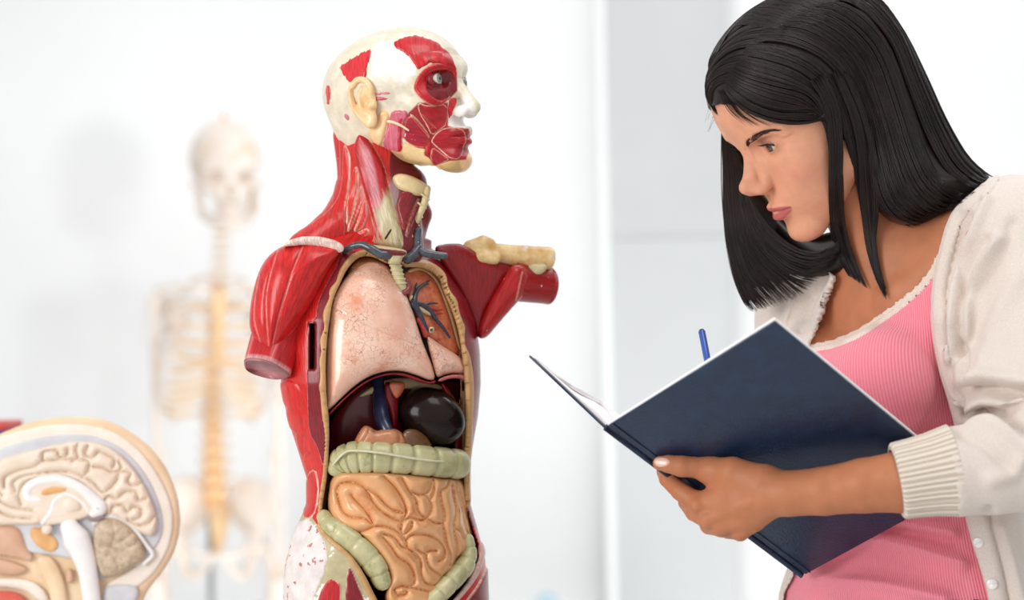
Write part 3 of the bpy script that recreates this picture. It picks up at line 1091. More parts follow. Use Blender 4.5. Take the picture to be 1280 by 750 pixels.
for q in range(5):
    c0 = TS(531.5 - q * 4.2, 246 + q * 11, -29)
    tube('cartilage_ring', [c0 + np.array((-.004, -.001, .003)), c0 + np.array((0, -.0015, 0)), c0 + np.array((.004, 0, -.003))], 1.4 * ts, torso, MATS['cartilage'], 8)
tube('thyroid_lobe', [TS(*p_) for p_ in catmull([(514, 288, -34), (514, 300, -38), (510, 312, -38)], 4)], np.linspace(5, 6, 9) * ts, torso, material('gland', srgb(214, 158, 104), srgb(228, 178, 120), scale=120, rough=.35, coat=.3), 12)

# veins cut off above the ribs
M_vein = material('dark_vein', srgb(42, 48, 58), srgb(74, 80, 90), scale=180, rough=.28, coat=.4, chips=True, chip_scale=160, chip_thr=.68, chipc=srgb(190, 190, 196))
vn = tube('neck_vein', [TS(*p_) for p_ in catmull([(523, 288, -38), (522, 300, -42), (523, 311, -46), (533, 317, -48), (546, 319, -46), (556, 320, -44)], 5)], np.concatenate([np.linspace(4.2, 5.0, 13), np.linspace(5.0, 4.2, 13)]) * ts, torso, M_vein, 14)
tube('vein_branch', [TS(*p_) for p_ in catmull([(523, 310, -46), (518, 317, -50), (510, 324, -54)], 5)], np.linspace(5.4, 6.2, 11) * ts, vn, M_vein, 14)
tube('collar_vein', [TS(*p_) for p_ in catmull([(430, 314, -66), (438, 309, -72), (452, 306, -76), (464, 311, -80), (476, 318, -80), (486, 318, -76)], 5)], np.concatenate([np.linspace(3.6, 5.2, 16), np.linspace(5.2, 6.6, 10)]) * ts, torso, M_vein, 12)
pillow('breastbone_end', TS, chaikin([(462, 305), (486, 308), (508, 312), (509, 318), (503, 322), (502, 330), (484, 332), (486, 322), (466, 312)], 2), -72, 8, 7, torso, M_plain, colf=flat_col(OLIVE), h=1.)
pillow('breastbone_cut', TS, chaikin([(466, 309), (488, 312), (509, 314), (507, 320), (486, 320)], 2), -79, 4, 4, torso, M_paint, colf=flat_col(DKRED), h=.9)
tube('trachea', [TS(*p_) for p_ in ((493, 326, -56), (495, 334, -56), (498, 346, -54), (502, 360, -50))], 6.6 * ts, torso, material('trachea_cream', srgb(196, 186, 140), srgb(214, 204, 160), scale=80, rough=.4), 14)
for q in range(5):
    tube('trachea_ring', [TS(494.5 + q * 1.5 + 7.0 * math.sin(a_), 332 + q * 5.5, -56 - 7.0 * math.cos(a_) + q) for a_ in np.linspace(-1.4, 1.4, 9)], 1.3 * ts, torso, MATS['trachea_cream'], 8)
tube('marker_pin', [TS(482, 298, -58), TS(488.5, 287.5, -70)], 1.3 * ts, torso, material('steel_pin', (.08, .085, .09), rough=.35, metal=.6), 8)

# ---- near shoulder
DEL = chaikin([(429, 311), (405, 303), (384, 301), (362, 304), (346, 311), (332, 323), (322, 342), (315, 368), (311, 395), (312, 412), (320, 430), (330, 441), (337, 446), (346, 438), (360, 424), (374, 404), (388, 384), (399, 362), (408, 342), (418, 326)], 2)
DG = [catmull([(347, 313), (338, 344), (333, 372), (334, 410), (337, 446)], 5), catmull([(380, 305), (365, 341), (352, 382), (343, 420), (337, 446)], 5),
      catmull([(418, 331), (402, 360), (386, 388), (366, 414), (337, 446)], 5), catmull([(324, 344), (319, 372), (318, 400), (326, 428), (337, 446)], 5)]


def delt_col(u, v, w):
    o = np.empty((len(u), 3)); o[:] = srgb(212, 34, 34)
    g = np.full(len(u), 99.)
    for gl in DG: g = np.minimum(g, line_dist(u, v, gl))
    k = (1 - sstep(.5, 1.5, g))[:, None] * .85
    o = o * (1 - k) + np.array(srgb(238, 120, 112)) * k
    return o


pillow('deltoid_muscle', TS, DEL, lambda u, v: -84 + (u - 345) * .10 - (v - 370) * .05, 36, 52, torso, M_paint, fib=(337., 452.), colf=delt_col, h=1.3, grooves=DG, G=4.5, Rg=11., Tb=34)
pillow('shoulder_tendon', TS, chaikin([(350, 309), (362, 299), (385, 294), (410, 297), (428, 304), (431, 313), (424, 317), (405, 310), (382, 306), (362, 308)], 2), lambda u, v: -106 + (u - 345) * .26, 5, 9, torso, M_paint, fib=78., colf=lambda u, v, w: np.array(srgb(244, 214, 202)) * (.85 + .3 * vnoise(np.stack([u * .3, v * .3, w * 0], -1), 1., 4))[:, None], h=1.2, Tb=30)
# upper-arm stump under it
a0, a1 = TS(352, 398, -62), TS(332, 461, -92)
ax_ = nrm(a1 - a0)
path = [a0 + (a1 - a0) * t for t in np.linspace(0, 1, 12)]
V, F, uv = tube_np(path, np.linspace(33, 29, 12) * ts, 40, np.linspace(31, 27, 12) * ts, up=(1, 0, 0), shape=lambda a: 1 + .05 * np.cos(3 * a + .6) + .03 * np.cos(5 * a))
cst = np.empty((len(V), 3)); cst[:] = RED2
ang = np.tile(np.linspace(0, 2 * np.pi, 40, endpoint=False), 12)
for g_ in (1.2, 2.4, 3.6, 4.4, 5.2):
    cst[:480][np.abs(np.angle(np.exp(1j * (ang - g_)))) < .09] = srgb(236, 110, 110)
cst[440:480] = srgb(230, 190, 184)
mesh_np('arm_stump', V, F, torso, M_paint, uv=uv, col=cst)
V, F, uv = tube_np([a1 - ax_ * .002, a1 + ax_ * .0012, a1 + ax_ * .0018], np.array([28, 28, 26.4]) * ts, 40, np.array([26, 26, 24.4]) * ts, up=(1, 0, 0), shape=lambda a: 1 + .05 * np.cos(3 * a + .6) + .03 * np.cos(5 * a))
mesh_np('stump_cut_face', V, F, torso, material('cut_face', srgb(168, 92, 100), srgb(186, 116, 120), scale=60, rough=.4, coat=.2))
for q, (x0, x1) in enumerate(((362, 366), (370, 372), (377, 378))):
    tube('arm_muscle', [TS(*p_) for p_ in catmull([(x0 + 8, 395, -66), (x0 + 2, 420, -74), (x1 - 5, 445, -76), (x1 - 6, 460, -74)], 4)], np.array([4, 5, 6, 6.5, 7, 7, 7, 6.5, 6, 5.6, 5, 4.6, 4.2]) * ts, torso, material('arm_red', srgb(158, 24, 36), srgb(184, 40, 50), scale=200, rough=.25, coat=.4), 14)

# ---- far arm: flat maroon muscles, a paler belly, the stump and the bare bone on top
pillow('chest_muscle', TS, chaikin([(541, 308), (560, 304), (578, 304), (600, 318), (628, 327), (650, 334), (640, 360), (618, 392), (602, 418), (596, 424), (591, 402), (580, 374), (562, 344), (548, 322)], 2), lambda u, v: 18 + (u - 560) * .55, 12, 18, torso, M_paint, fib=(600., 430.), colf=flat_col(srgb(146, 16, 22)), h=1.3, Tb=26)
pillow('biceps_muscle', TS, chaikin([(640, 330), (655, 330), (663, 345), (656, 368), (643, 382), (622, 406), (608, 423), (598, 424), (597, 412), (603, 396), (615, 372), (628, 350)], 2), lambda u, v: 30 + (u - 600) * .42, 15, 15, torso, M_paint, fib=-56., colf=lambda u, v, w: np.where((line_dist(u, v, [(653, 340), (645, 376)]) < 1.1)[:, None], np.array(srgb(214, 130, 120)), np.array(srgb(178, 24, 26))), h=1.2, Tb=20)
e0, e1 = TS(640, 352, 62), TS(686, 358, 92)
ex = nrm(e1 - e0)
path = [e0 + (e1 - e0) * t for t in np.linspace(0, 1, 10)]
V, F, uv = tube_np(path, np.linspace(26, 24, 10) * ts, 36, np.linspace(24, 22, 10) * ts, up=(0, 0, 1), shape=lambda a: 1 + .04 * np.cos(3 * a))
cst = np.empty((len(V), 3)); cst[:] = srgb(156, 20, 28)
mesh_np('arm_stump', V, F, torso, M_paint, uv=uv, col=cst)
V, F, uv = tube_np([e1 - ex * .002, e1 + ex * .001, e1 + ex * .0016], np.array([23.5, 23.5, 22]) * ts, 36, np.array([21.5, 21.5, 20]) * ts, up=(0, 0, 1))
mesh_np('stump_cut_face', V, F, torso, MATS['cut_face'])
bs = SDF(TS(560, 360, 20), TS(705, 270, 125) + np.array((0.01, 0, 0)), .0014)
def BC(pts, rad, k=4, **kw): bs.chain([TS(*p_) for p_ in pts], [r_ * ts for r_ in rad], k=k * ts, **kw)
BC([(589, 318, 46), (606, 316, 50), (626, 318, 58), (655, 321, 70), (692, 324, 86)], [11, 14, 13, 14.5, 15.5])
BC([(580, 317, 38), (588, 309, 42), (604, 302, 44), (612, 304, 48)], [8.5, 9, 8, 7], k=5)
BC([(600, 322, 36), (618, 323, 42)], [8, 8], k=5)
bs.chain([TS(579, 317, 29), TS(579, 317, 32)], [3 * ts, 3 * ts], k=2 * ts, sub=True)
bx0 = TS(686.5, 324, 84)
gx, gy, gz = bs.grid()
bs.f = np.maximum(bs.f, ((gx - bx0[0]) * ex[0] + (gy - bx0[1]) * ex[1] + (gz - bx0[2]) * ex[2])).astype(np.float32)
V, Q = bs.mesh(1)
mesh_np('upper_arm_bone', V, Q, torso, material('old_bone', srgb(194, 148, 78), srgb(234, 206, 150), scale=55, rough=.38, coat=.25, bump=.25, bscale=120, detail=5., chips=True, chip_scale=75, chip_thr=.63, chipc=srgb(206, 190, 178)))
pillow('shoulder_tendon', TS, chaikin([(655, 329), (684, 328), (684, 338), (672, 346), (666, 352), (660, 346)], 2), 66, 8, 8, torso, M_plain, fib=60., colf=flat_col(OLIVE), h=1.1)
# ------------------------------------------------------------------ organs inside the open chest and belly
M_lung = material('lung_paint', srgb(236, 176, 150), srgb(246, 206, 184), scale=28, rough=.24, coat=.45, cracks=srgb(120, 62, 44), crack_scale=150, dirt=(srgb(226, 150, 116), 36, .56), chips=True, chip_scale=55, chip_thr=.70, chipc=(.9, .85, .8))
M_lungcut = material('lung_section', srgb(196, 96, 64), srgb(218, 130, 92), scale=160, rough=.36, coat=.25, detail=6., dirt=(srgb(178, 64, 44), 70, .57), bump=.3, bscale=260)
M_pleura = material('pleura_brown', srgb(150, 92, 50), srgb(176, 118, 72), scale=60, rough=.5, bump=.6, bscale=260, chips=True, chip_scale=320, chip_thr=.62, chipc=srgb(216, 178, 140))
M_cavity = material('cavity_red', srgb(84, 8, 14), srgb(116, 18, 22), scale=420, aniso=(1, 1, .12), rough=.35, coat=.3)

RL = chaikin([(464, 326), (450, 331), (436, 341), (425, 356), (417, 370), (412, 384), (409, 405), (406, 433), (405, 470), (404.5, 500), (407, 518), (421, 503.5), (441, 484), (460, 471), (480, 464.5), (500, 463), (520, 469), (538, 476.5), (544.5, 474), (541, 458),
              (529.5, 431), (522, 408), (516, 388), (506, 364), (497, 347), (488, 334), (477, 328)], 2)
FIS = catmull([(412, 383), (432, 394), (470, 412), (510, 428), (530, 437)], 5)


def fissure(u, v, d):
    return -1.6 * (1 - sstep(0, 1.6, line_dist(u, v, FIS)))


rl = pillow('right_lung', TS, RL, lambda u, v: wfront(u, v) + 22 + np.maximum(0, 418 - u) * .6, 22, 34, torso, M_lung, Tb=16, h=1.2, extra=fissure)
# the red membrane under the lung base
pillow('diaphragm_edge', TS, chaikin([(407, 520), (421, 506), (441, 487), (460, 474), (480, 467), (500, 465), (520, 471), (537, 478), (545, 474), (545, 479), (538, 481), (518, 476), (506, 470), (490, 468), (470, 472), (452, 482), (430, 500), (412, 520)], 2),
       lambda u, v: wfront(u, v) + 20, 8, 3.5, torso, M_paint, fib=0., colf=flat_col(srgb(150, 22, 34)), h=1.)
pillow('pleura_cap', TS, chaikin([(432, 345), (440, 330), (452, 321), (468, 320), (480, 328), (484, 336), (466, 330), (450, 336), (438, 346)], 2), lambda u, v: wfront(u, v) + 26, 9, 7, torso, M_pleura, h=1.1, Tb=10)

# left lung: upper part cut open to show the vessels, lower lobe whole
LLU = chaikin([(503, 343), (512, 336), (524, 334), (538, 341), (548, 352), (553, 364), (560, 380), (566, 398), (571, 420), (576, 440), (572, 446), (556, 436), (540, 424), (530, 418), (518, 392), (508, 366)], 2)
ll = pillow('left_lung', TS, LLU, lambda u, v: wfront(u, v) + 30, 7, 10, torso, M_lungcut, Tb=22, h=1.2)
LLL = chaikin([(531, 416), (541, 424), (556, 434), (572, 444), (584, 452), (591, 462), (593, 474), (590, 478), (584, 470), (572, 466.5), (556, 468), (546, 474), (541, 456)], 2)
pillow('lung_lobe', TS, LLL, lambda u, v: wfront(u, v) + 22, 17, 20, ll, M_lung, Tb=20, h=1.1)
pillow('lung_rim', TS, chaikin([(508, 338), (524, 331), (540, 338), (551, 350), (557, 366), (565, 386), (572, 410), (578, 436), (574, 440), (567, 414), (560, 390), (552, 368), (546, 354), (537, 343), (524, 337), (512, 342)], 2), lambda u, v: wfront(u, v) + 24, 5, 4, ll, material('pleura_pale', srgb(196, 160, 108), srgb(214, 182, 130), scale=50, rough=.45, coat=.2), h=1., Tb=14)
CR6 = (480, 280, 5.36)
M_bluev = material('blue_vessel', srgb(30, 32, 52), srgb(52, 52, 70), scale=150, rough=.3, coat=.4)
M_redv = material('red_vessel', srgb(160, 36, 36), srgb(190, 60, 50), scale=150, rough=.3, coat=.3)
M_palev = material('pale_vessel', srgb(196, 176, 132), srgb(214, 196, 150), scale=150, rough=.35, coat=.2)


def vessel(name, pts, r0, r1, m, parent=None, lift=17.):
    p = catmull(cpoly(CR6, pts), 5)
    path = TS(p[:, 0], p[:, 1], wfront(p[:, 0], p[:, 1]) + lift)
    return tube(name, path, np.linspace(r0, r1, len(p)) * ts, parent or ll, m, 10)


vessel('lung_vein', [(200, 540), (205, 490), (225, 440), (265, 405), (305, 378)], 4.6, .9, M_bluev)
vessel('lung_vein', [(230, 440), (212, 425), (220, 395)], 2.2, .8, M_bluev)
vessel('lung_vein', [(262, 408), (300, 402)], 1.6, .7, M_bluev)
vessel('lung_vein', [(205, 530), (260, 545), (310, 580), (350, 640), (400, 700), (440, 760)], 4.0, 1.6, M_bluev)
vessel('lung_vein', [(265, 548), (310, 530), (360, 532)], 2.4, .8, M_bluev)
vessel('lung_vein', [(205, 540), (235, 600), (265, 660), (290, 715)], 4.2, 2.4, M_bluev)
vessel('airway', [(190, 500), (235, 560), (280, 590), (330, 610)], 4.4, 2.0, M_palev, lift=20.)
vessel('airway', [(215, 560), (240, 620), (250, 660)], 3.6, 2.4, M_palev, lift=19.)
vessel('lung_artery', [(300, 560), (350, 575), (390, 575)], 2.2, .9, M_redv)
vessel('lung_artery', [(340, 600), (370, 598), (392, 600)], 2.0, .9, M_redv)
vessel('lung_artery', [(130, 380), (155, 400), (160, 440), (135, 460)], 5.4, 4.2, material('heart_dark', srgb(120, 40, 44), srgb(150, 66, 60), scale=100, rough=.3, coat=.4), lift=14.)
vessel('lung_artery', [(235, 640), (262, 690), (280, 740)], 3.4, 4.4, M_redv, lift=20.)
pillow('airway_end', TS, chaikin(cpoly(CR6, [(300, 690), (330, 685), (342, 710), (325, 735), (298, 725)]), 2), lambda u, v: wfront(u, v) + 14, 4, 4, ll, M_palev, h=.8)
c0 = cpoly(CR6, [(318, 710)])[0]
tube('airway_hole', [TS(c0[0], c0[1], float(wfront(c0[0], c0[1])) + 11), TS(c0[0], c0[1], float(wfront(c0[0], c0[1])) + 8.6)], 1.8 * ts, ll, M_bluev, 10, round_ends=False)

# diaphragm vault on the far side, and its pink rim
pillow('diaphragm_edge', TS, chaikin([(546, 475), (556, 470), (572, 467), (585, 470), (592, 478), (594, 492), (593, 508), (589, 524), (584, 520), (588, 505), (588, 492), (585, 480), (576, 473), (562, 473), (550, 478)], 2), lambda u, v: wfront(u, v) + 12, 8, 4, torso, M_paint, fib=0., colf=flat_col(srgb(206, 112, 104)), h=1., Tb=10)
pillow('diaphragm', TS, chaikin([(410, 530), (428, 504), (455, 478), (490, 470), (540, 478), (572, 474), (588, 484), (588, 520), (582, 556), (540, 566), (480, 566), (430, 570), (410, 585)], 2), lambda u, v: wfront(u, v) + 78, 6, 14, torso, M_cavity, Tb=12, h=1.8)
pillow('diaphragm_tendon', TS, chaikin([(444, 498), (462, 484), (490, 471), (520, 473), (548, 480), (556, 486), (540, 488), (510, 486), (484, 486), (462, 494)], 2), lambda u, v: wfront(u, v) + 66, 5, 8, torso, M_plain, colf=flat_col(srgb(196, 172, 132)), h=1.3)
tube('vena_cava', [TS(*p_) for p_ in catmull([(471, 462, -22), (473, 482, -30), (475, 500, -38), (477, 520, -50), (483, 536, -62), (490, 547, -66)], 5)], np.concatenate([np.linspace(8.2, 9.4, 14), np.linspace(9.4, 6.6, 12)]) * ts, torso, material('vena_blue', srgb(24, 32, 58), srgb(44, 52, 82), scale=60, rough=.3, coat=.4), 18)
pillow('diaphragm_pillar', TS, chaikin([(480, 476), (492, 478), (499, 484), (498, 510), (497, 536), (490, 540), (486, 516), (480, 496)], 2), lambda u, v: wfront(u, v) + 58, 9, 9, torso, M_paint, fib=88., colf=flat_col(srgb(134, 22, 28)), h=1.1)
pillow('ligament_flap', TS, chaikin([(484, 478), (498, 476), (508, 478), (504, 490), (496, 500), (490, 492)], 2), lambda u, v: wfront(u, v) + 46, 6, 6, torso, material('ligament', srgb(190, 96, 60), srgb(210, 128, 88), scale=90, rough=.35, coat=.3), h=1.)
# the near-black rounded spleen
M_spleen = material('spleen_black', srgb(20, 11, 9), srgb(36, 22, 17), scale=30, rough=.17, coat=0., spec=.22)
sl_ = SDF(TS(485, 575, -60), TS(595, 470, 40), .0016)
cS = TS(539, 521, -18)
an = math.radians(-28)
sl_.ell(cS, np.array((44, 34, 35)) * ts, R=np.array([[math.cos(an), 0, math.sin(an)], [0, 1, 0], [-math.sin(an), 0, math.cos(an)]]))
V, Q = sl_.mesh(1)
mesh_np('spleen', V, Q, torso, M_spleen)
pillow('diaphragm_fold', TS, chaikin([(550, 478), (556, 480), (568, 496), (576, 514), (584, 530), (580, 536), (570, 520), (560, 500)], 2), lambda u, v: wfront(u, v) + 30, 7, 5, torso, M_paint, fib=60., colf=flat_col(srgb(120, 18, 26)), h=1.)
pillow('pancreas', TS, chaikin([(441, 556), (446, 544), (455, 531), (463, 533), (470, 539), (480, 536), (495, 535), (505, 543), (513, 556), (500, 566), (460, 566)], 2), lambda u, v: wfront(u, v) + 28, 14, 12, torso, material('pancreas_paint', srgb(178, 112, 78), srgb(206, 146, 104), scale=60, rough=.32, coat=.35, dirt=(srgb(160, 60, 46), 60, .57)), h=1.1,
       grooves=[catmull([(462, 534), (458, 546), (448, 558)], 4), catmull([(496, 536), (500, 548), (496, 560)], 4)], G=3, Rg=8)
pillow('spleen_tail', TS, chaikin([(502, 540), (512, 535), (524, 538), (536, 548), (542, 560), (520, 566), (504, 560)], 2), lambda u, v: wfront(u, v) + 22, 10, 9, torso, material('stomach_brown', srgb(96, 62, 34), srgb(120, 84, 48), scale=60, rough=.3, coat=.4), h=1.1)

# ---- colon: lofted, pinched at every pouch
M_colon = material('colon_green', srgb(172, 168, 120), srgb(204, 196, 150), scale=45, rough=.34, coat=.3, dirt=(srgb(150, 146, 92), 60, .58), detail=5.)
M_taenia = material('colon_band', srgb(206, 200, 166), srgb(222, 214, 184), scale=60, rough=.4)


def colon(name, pts, rad, n_pouch, wofs, squash=.85, pinch=.09):
    p = catmull(pts, 24)
    N = len(p)
    path = TS(p[:, 0], p[:, 1], wfront(p[:, 0], p[:, 1]) + wofs)
    t = np.linspace(0, 1, N)
    r = np.interp(t, np.linspace(0, 1, len(rad)), rad)
    pin = 1 - pinch * np.exp(-((((t * n_pouch) % 1) - .5) / .10) ** 2) * 1.6
    return tube(name, path, r * pin * ts, torso, M_colon, 28, r * pin * squash * ts, up=(0, 0, 1)), path


co, cpath = colon('transverse_colon', [(421, 583), (428, 576), (442, 572), (465, 571), (500, 573), (540, 577), (572, 580)], [13, 18, 20, 20, 19, 19, 19], 9, 14)
tp = catmull([(417, 580), (428, 568), (440, 563), (476, 566), (524, 574), (560, 577), (586, 577)], 6)
tube('colon_band', TS(tp[:, 0], tp[:, 1], wfront(tp[:, 0], tp[:, 1]) - 4.8), 3.2 * ts, co, M_taenia, 8, 1.4 * ts)
colon('ascending_colon', [(405, 648), (412, 658), (426, 668), (444, 682), (460, 697), (471, 712), (477, 726)], [11, 14, 15.5, 15.5, 15.5, 14.5, 12], 5, 10, pinch=.05)
colon('descending_colon', [(584, 676), (585, 692), (580, 708), (568, 722), (554, 736), (540, 750), (524, 768)], [10, 13, 15, 15.5, 15.5, 15, 15], 6, 11, pinch=.06)

# ---- small intestine: one mass, its coils parted by the traced grooves
CR8 = (340, 600, 4.571)
CR4 = (290, 480, 2.7786)
SI = chaikin([(411, 612), (412, 600), (420, 591), (434, 587), (470, 588), (520, 593), (560, 598), (578, 598), (584, 620), (587, 650), (590, 668), (589, 684), (582, 690), (570, 698), (566, 712), (552, 722), (548, 738), (544, 760), (520, 772), (490, 766), (480, 750), (482, 738), (487, 724), (484, 712), (476, 698),
              (464, 684), (450, 668), (436, 664), (420, 656), (411, 642), (409, 625)], 2)
G8 = [
    [(385, 30), (370, 60), (385, 130), (410, 185), (460, 215), (530, 222), (583, 265)],
    [(395, 20), (440, 12), (500, 25), (545, 65), (580, 130), (640, 190), (700, 225), (742, 240)],
    [(455, 85), (470, 110), (520, 160), (560, 215), (583, 265)],
    [(583, 265), (640, 265), (700, 285), (745, 320)],
    [(500, 300), (540, 285), (583, 265)],
    [(545, 55), (600, 85), (650, 140), (700, 175), (750, 190)],
    [(640, -20), (700, 40), (745, 110), (765, 170), (760, 205), (742, 240)],
    [(742, 240), (790, 215), (850, 230), (885, 215), (910, 160), (890, 100), (868, 82)],
    [(742, -10), (780, 60), (820, 110), (830, 165), (850, 200), (880, 215)],
    [(800, 70), (850, 85), (895, 65), (915, 10)],
    [(920, -10), (925, 60), (905, 110)],
    [(960, 85), (970, 140), (985, 200), (975, 245), (930, 245), (885, 220)],
    [(960, 85), (965, 60), (1000, 40), (1010, 0)],
    [(1030, 20), (1040, 100), (1055, 180), (1040, 280), (1060, 380), (1055, 450), (1025, 490)],
    [(1050, -20), (1060, 60), (1090, 170), (1110, 280), (1130, 320)],
    [(1075, 60), (1100, 150), (1120, 220)],
    [(1040, 280), (1075, 290), (1095, 330), (1115, 350)],
    [(745, 320), (790, 280), (800, 240)],
    [(745, 240), (735, 285), (752, 325), (765, 345)],
    [(765, 345), (800, 315), (880, 315), (950, 345), (985, 395), (980, 445), (950, 465)],
    [(975, 245), (985, 300), (1000, 370), (1025, 440), (1020, 490)],
    [(885, 410), (880, 450), (900, 500), (940, 530), (965, 545)],
    [(830, 400), (870, 420), (900, 405), (940, 405)],
    [(765, 345), (775, 390), (820, 420), (850, 470), (850, 540), (880, 590), (930, 600), (955, 590)],
    [(635, 330), (680, 380), (720, 440), (780, 480), (810, 540), (808, 595), (780, 610), (740, 605)],
    [(640, 310), (700, 330), (740, 380), (790, 400), (830, 450)],
    [(710, 650), (700, 625), (740, 605)],
    [(740, 605), (820, 620), (900, 640), (940, 680)],
    [(720, 660), (760, 655), (770, 640)],
]
GR = [catmull(cpoly(CR8, g), 4) for g in G8]
M_gut = material('intestine_paint', srgb(222, 158, 104), srgb(236, 180, 128), scale=30, rough=.26, coat=.45, dirt=(srgb(214, 140, 88), 30, .56))
pillow('small_intestine', TS, SI, lambda u, v: wfront(u, v) + 20, 10, 13, torso, M_gut, Tb=18, h=1.1, grooves=GR, G=11.5, Rg=12.5, smooth=1)
# base block the torso stands on
box('base_block', tuple(P(400, 836, 2.40) + np.array((0, -.10, -.06))), tuple(P(560, 836, 2.40) + np.array((0, .10, .004))), torso, material('black_base', (.03, .03, .032), rough=.35), .006)
# ------------------------------------------------------------------ the head of the torso model
yaw = math.radians(62)
Ah = np.array((math.sin(yaw), -math.cos(yaw), 0.12))
hs = 10.1 * ts
THF = Frame(TS(494, 116, 0), Ah, (0, 0, 1), hs)


def torso_head():
    h = .13
    s = SDF((-11, -8.4, -12.5), (12.6, 8.4, 9), h)
    s.ell((-.7, 0, .6), (8.9, 7.1, 7.0))
    s.ell((2.6, 0, 1.4), (6.4, 6.2, 5.6), k=2.5)
    s.ell((3.0, 0, -3.2), (5.4, 5.4, 6.3), k=2.2)
    s.ell((-4.0, 0, -3.6), (4.2, 4.6, 4.0), k=2.0)
    for q in (-1, 1):
        s.cap((.4, q * 4.7, -5.6), (7.0, q * 1.5, -9.6), 1.35, 1.3, k=1.6)
        s.ell((5.3, q * 4.3, -2.6), (2.1, 1.7, 1.5), k=1.4)
    s.ell((7.5, 0, -9.7), (1.7, 1.8, 1.35), k=1.4)
    for q in (-1, 1):
        s.chain([(8.5, q * .8, 1.4), (8.25, q * 2.3, 1.85), (7.1, q * 4.2, 1.7), (6.0, q * 5.0, .8)], [.8, .85, .75, .6], k=1.2)
        s.ell((9.1, q * 2.7, .05), (1.75, 1.75, 1.2), k=.7, sub=True)
        s.ell((8.2, q * 3.9, -.1), (1.5, 1.3, 1.0), k=.8, sub=True)
    s.ell((7.0, 0, -6.7), (2.2, 2.6, 2.0), k=1.2)
    s.chain([(8.5, 0, 1.0), (8.9, 0, -.4), (9.9, 0, -2.4), (10.5, 0, -3.5)], [.62, .6, .75, .85], k=.8)
    s.ell((10.5, 0, -3.8), (.95, 1.0, .85), k=.5)
    for q in (-1, 1):
        s.ell((9.5, q * 1.2, -4.1), (1.0, .65, .72), k=.5)
        s.ell((9.9, q * .65, -4.8), (.55, .32, .35), k=.15, sub=True)
    U = [(8.0, 2.1, -6.9), (8.9, 1.3, -6.6), (9.3, .5, -6.3), (9.32, 0, -6.4), (9.3, -.5, -6.3), (8.9, -1.3, -6.6), (8.0, -2.1, -6.9)]
    s.chain(U, [.25, .42, .5, .48, .5, .42, .25], k=.4)
    Lw = [(8.0, 1.9, -7.2), (8.7, 1.15, -7.55), (9.05, .45, -7.75), (9.1, 0, -7.8), (9.05, -.45, -7.75), (8.7, -1.15, -7.55), (8.0, -1.9, -7.2)]
    s.chain(Lw, [.25, .46, .55, .56, .55, .46, .25], k=.4)
    C = [(8.2, 2.2, -7.05), (9.2, 1.2, -7.05), (9.7, .4, -7.0), (9.75, 0, -7.05), (9.7, -.4, -7.0), (9.2, -1.2, -7.05), (8.2, -2.2, -7.05)]
    s.chain(C, [.12, .15, .16, .16, .16, .15, .12], k=.2, sub=True)
    s.cap((9.3, -1, -8.75), (9.3, 1, -8.75), .5, .5, k=.7, sub=True)
    for q in (-1, 1):
        c = np.array((7.25, q * 3.1, 0.))
        s.ell(c, (1.28, 1.35, 1.25), k=.3)
        s.ell(c + (1.0, 0, 0), (.9, 1.15, .62), k=.10, sub=True)
        s.ell(c, (1.14,) * 3, sub=True)
    return s.mesh(1)


V, HQ = torso_head()
HV = THF(V)
u_, v_, w_ = TS.inv(HV)
hc = np.empty((len(HV), 3)); hc[:] = CREAM
nz = vnoise(HV, 260, 9)
whitem = sstep(-5, 5, poly_sd(u_, v_, chaikin(cpoly((400, 30, 6.25), [(430, 140), (560, 120), (650, 200), (720, 270), (760, 380), (700, 450), (620, 480), (560, 410), (470, 390), (380, 380), (400, 260)]), 2)) + (nz - .5) * 14)[:, None]
hc = hc * (1 - whitem) + np.array(WHITE) * whitem
nosem = sstep(-3, 4, poly_sd(u_, v_, [(572, 126), (586, 118), (598, 150), (584, 162), (562, 160), (566, 140)]) + (nz - .5) * 8)[:, None]
hc = hc * (1 - nosem) + np.array(WHITE) * nosem
greym = (sstep(0, 6, poly_sd(u_, v_, cpoly((400, 30, 6.25), [(400, 400), (560, 420), (620, 490), (720, 440), (740, 560), (700, 640), (450, 640)])) + (nz - .5) * 14) * .45)[:, None]
hc = hc * (1 - greym) + np.array(srgb(196, 184, 168)) * greym
jawm = (v_ > 178) & (u_ > 470)
hc[jawm] = PEACH
chinm = sstep(0, 4, poly_sd(u_, v_, [(548, 205), (575, 196), (580, 215), (566, 224), (540, 224)]))[:, None]
hc = hc * (1 - chinm) + np.array(srgb(206, 172, 112)) * chinm
redm = sstep(-.8, .8, poly_sd(u_, v_, cpoly((400, 130, 6.25), [(690, 70), (770, -10), (1000, -10), (1000, 170), (1040, 182), (1160, 190), (1190, 300), (1140, 436), (1010, 446), (890, 484), (812, 402), (760, 345), (645, 260), (655, 150)])))
redm = (redm * (np.abs(THF.inv(HV)[:, 1] - 0) < 20) * (THF.inv(HV)[:, 1] < 2.4))[:, None]
hc = hc * (1 - redm) + np.array(srgb(170, 22, 34)) * redm
eyem = sstep(-1, 1, poly_sd(u_, v_, cpoly((400, 30, 6.25), [(800, 480), (850, 400), (900, 350), (1010, 350), (1070, 420), (1075, 520), (1010, 590), (940, 620), (850, 580)])))[:, None]
hc = hc * (1 - eyem) + np.array(srgb(128, 14, 26)) * eyem
head = mesh_np('head', HV, HQ, torso, M_plain, uv=fibre_uv(u_, v_, w_, TS, 0), col=hc)
HB = (HV, HQ)
K1 = (400, 30, 6.25); K2 = (400, 130, 6.25)


def hpatch(name, crop, poly, hgt, c, edge=None, fib=0., mat=None, **kw):
    return tpatch(name, cpoly(crop, poly), hgt, c, edge, fib, mat, base=HB, parent=head, **kw)


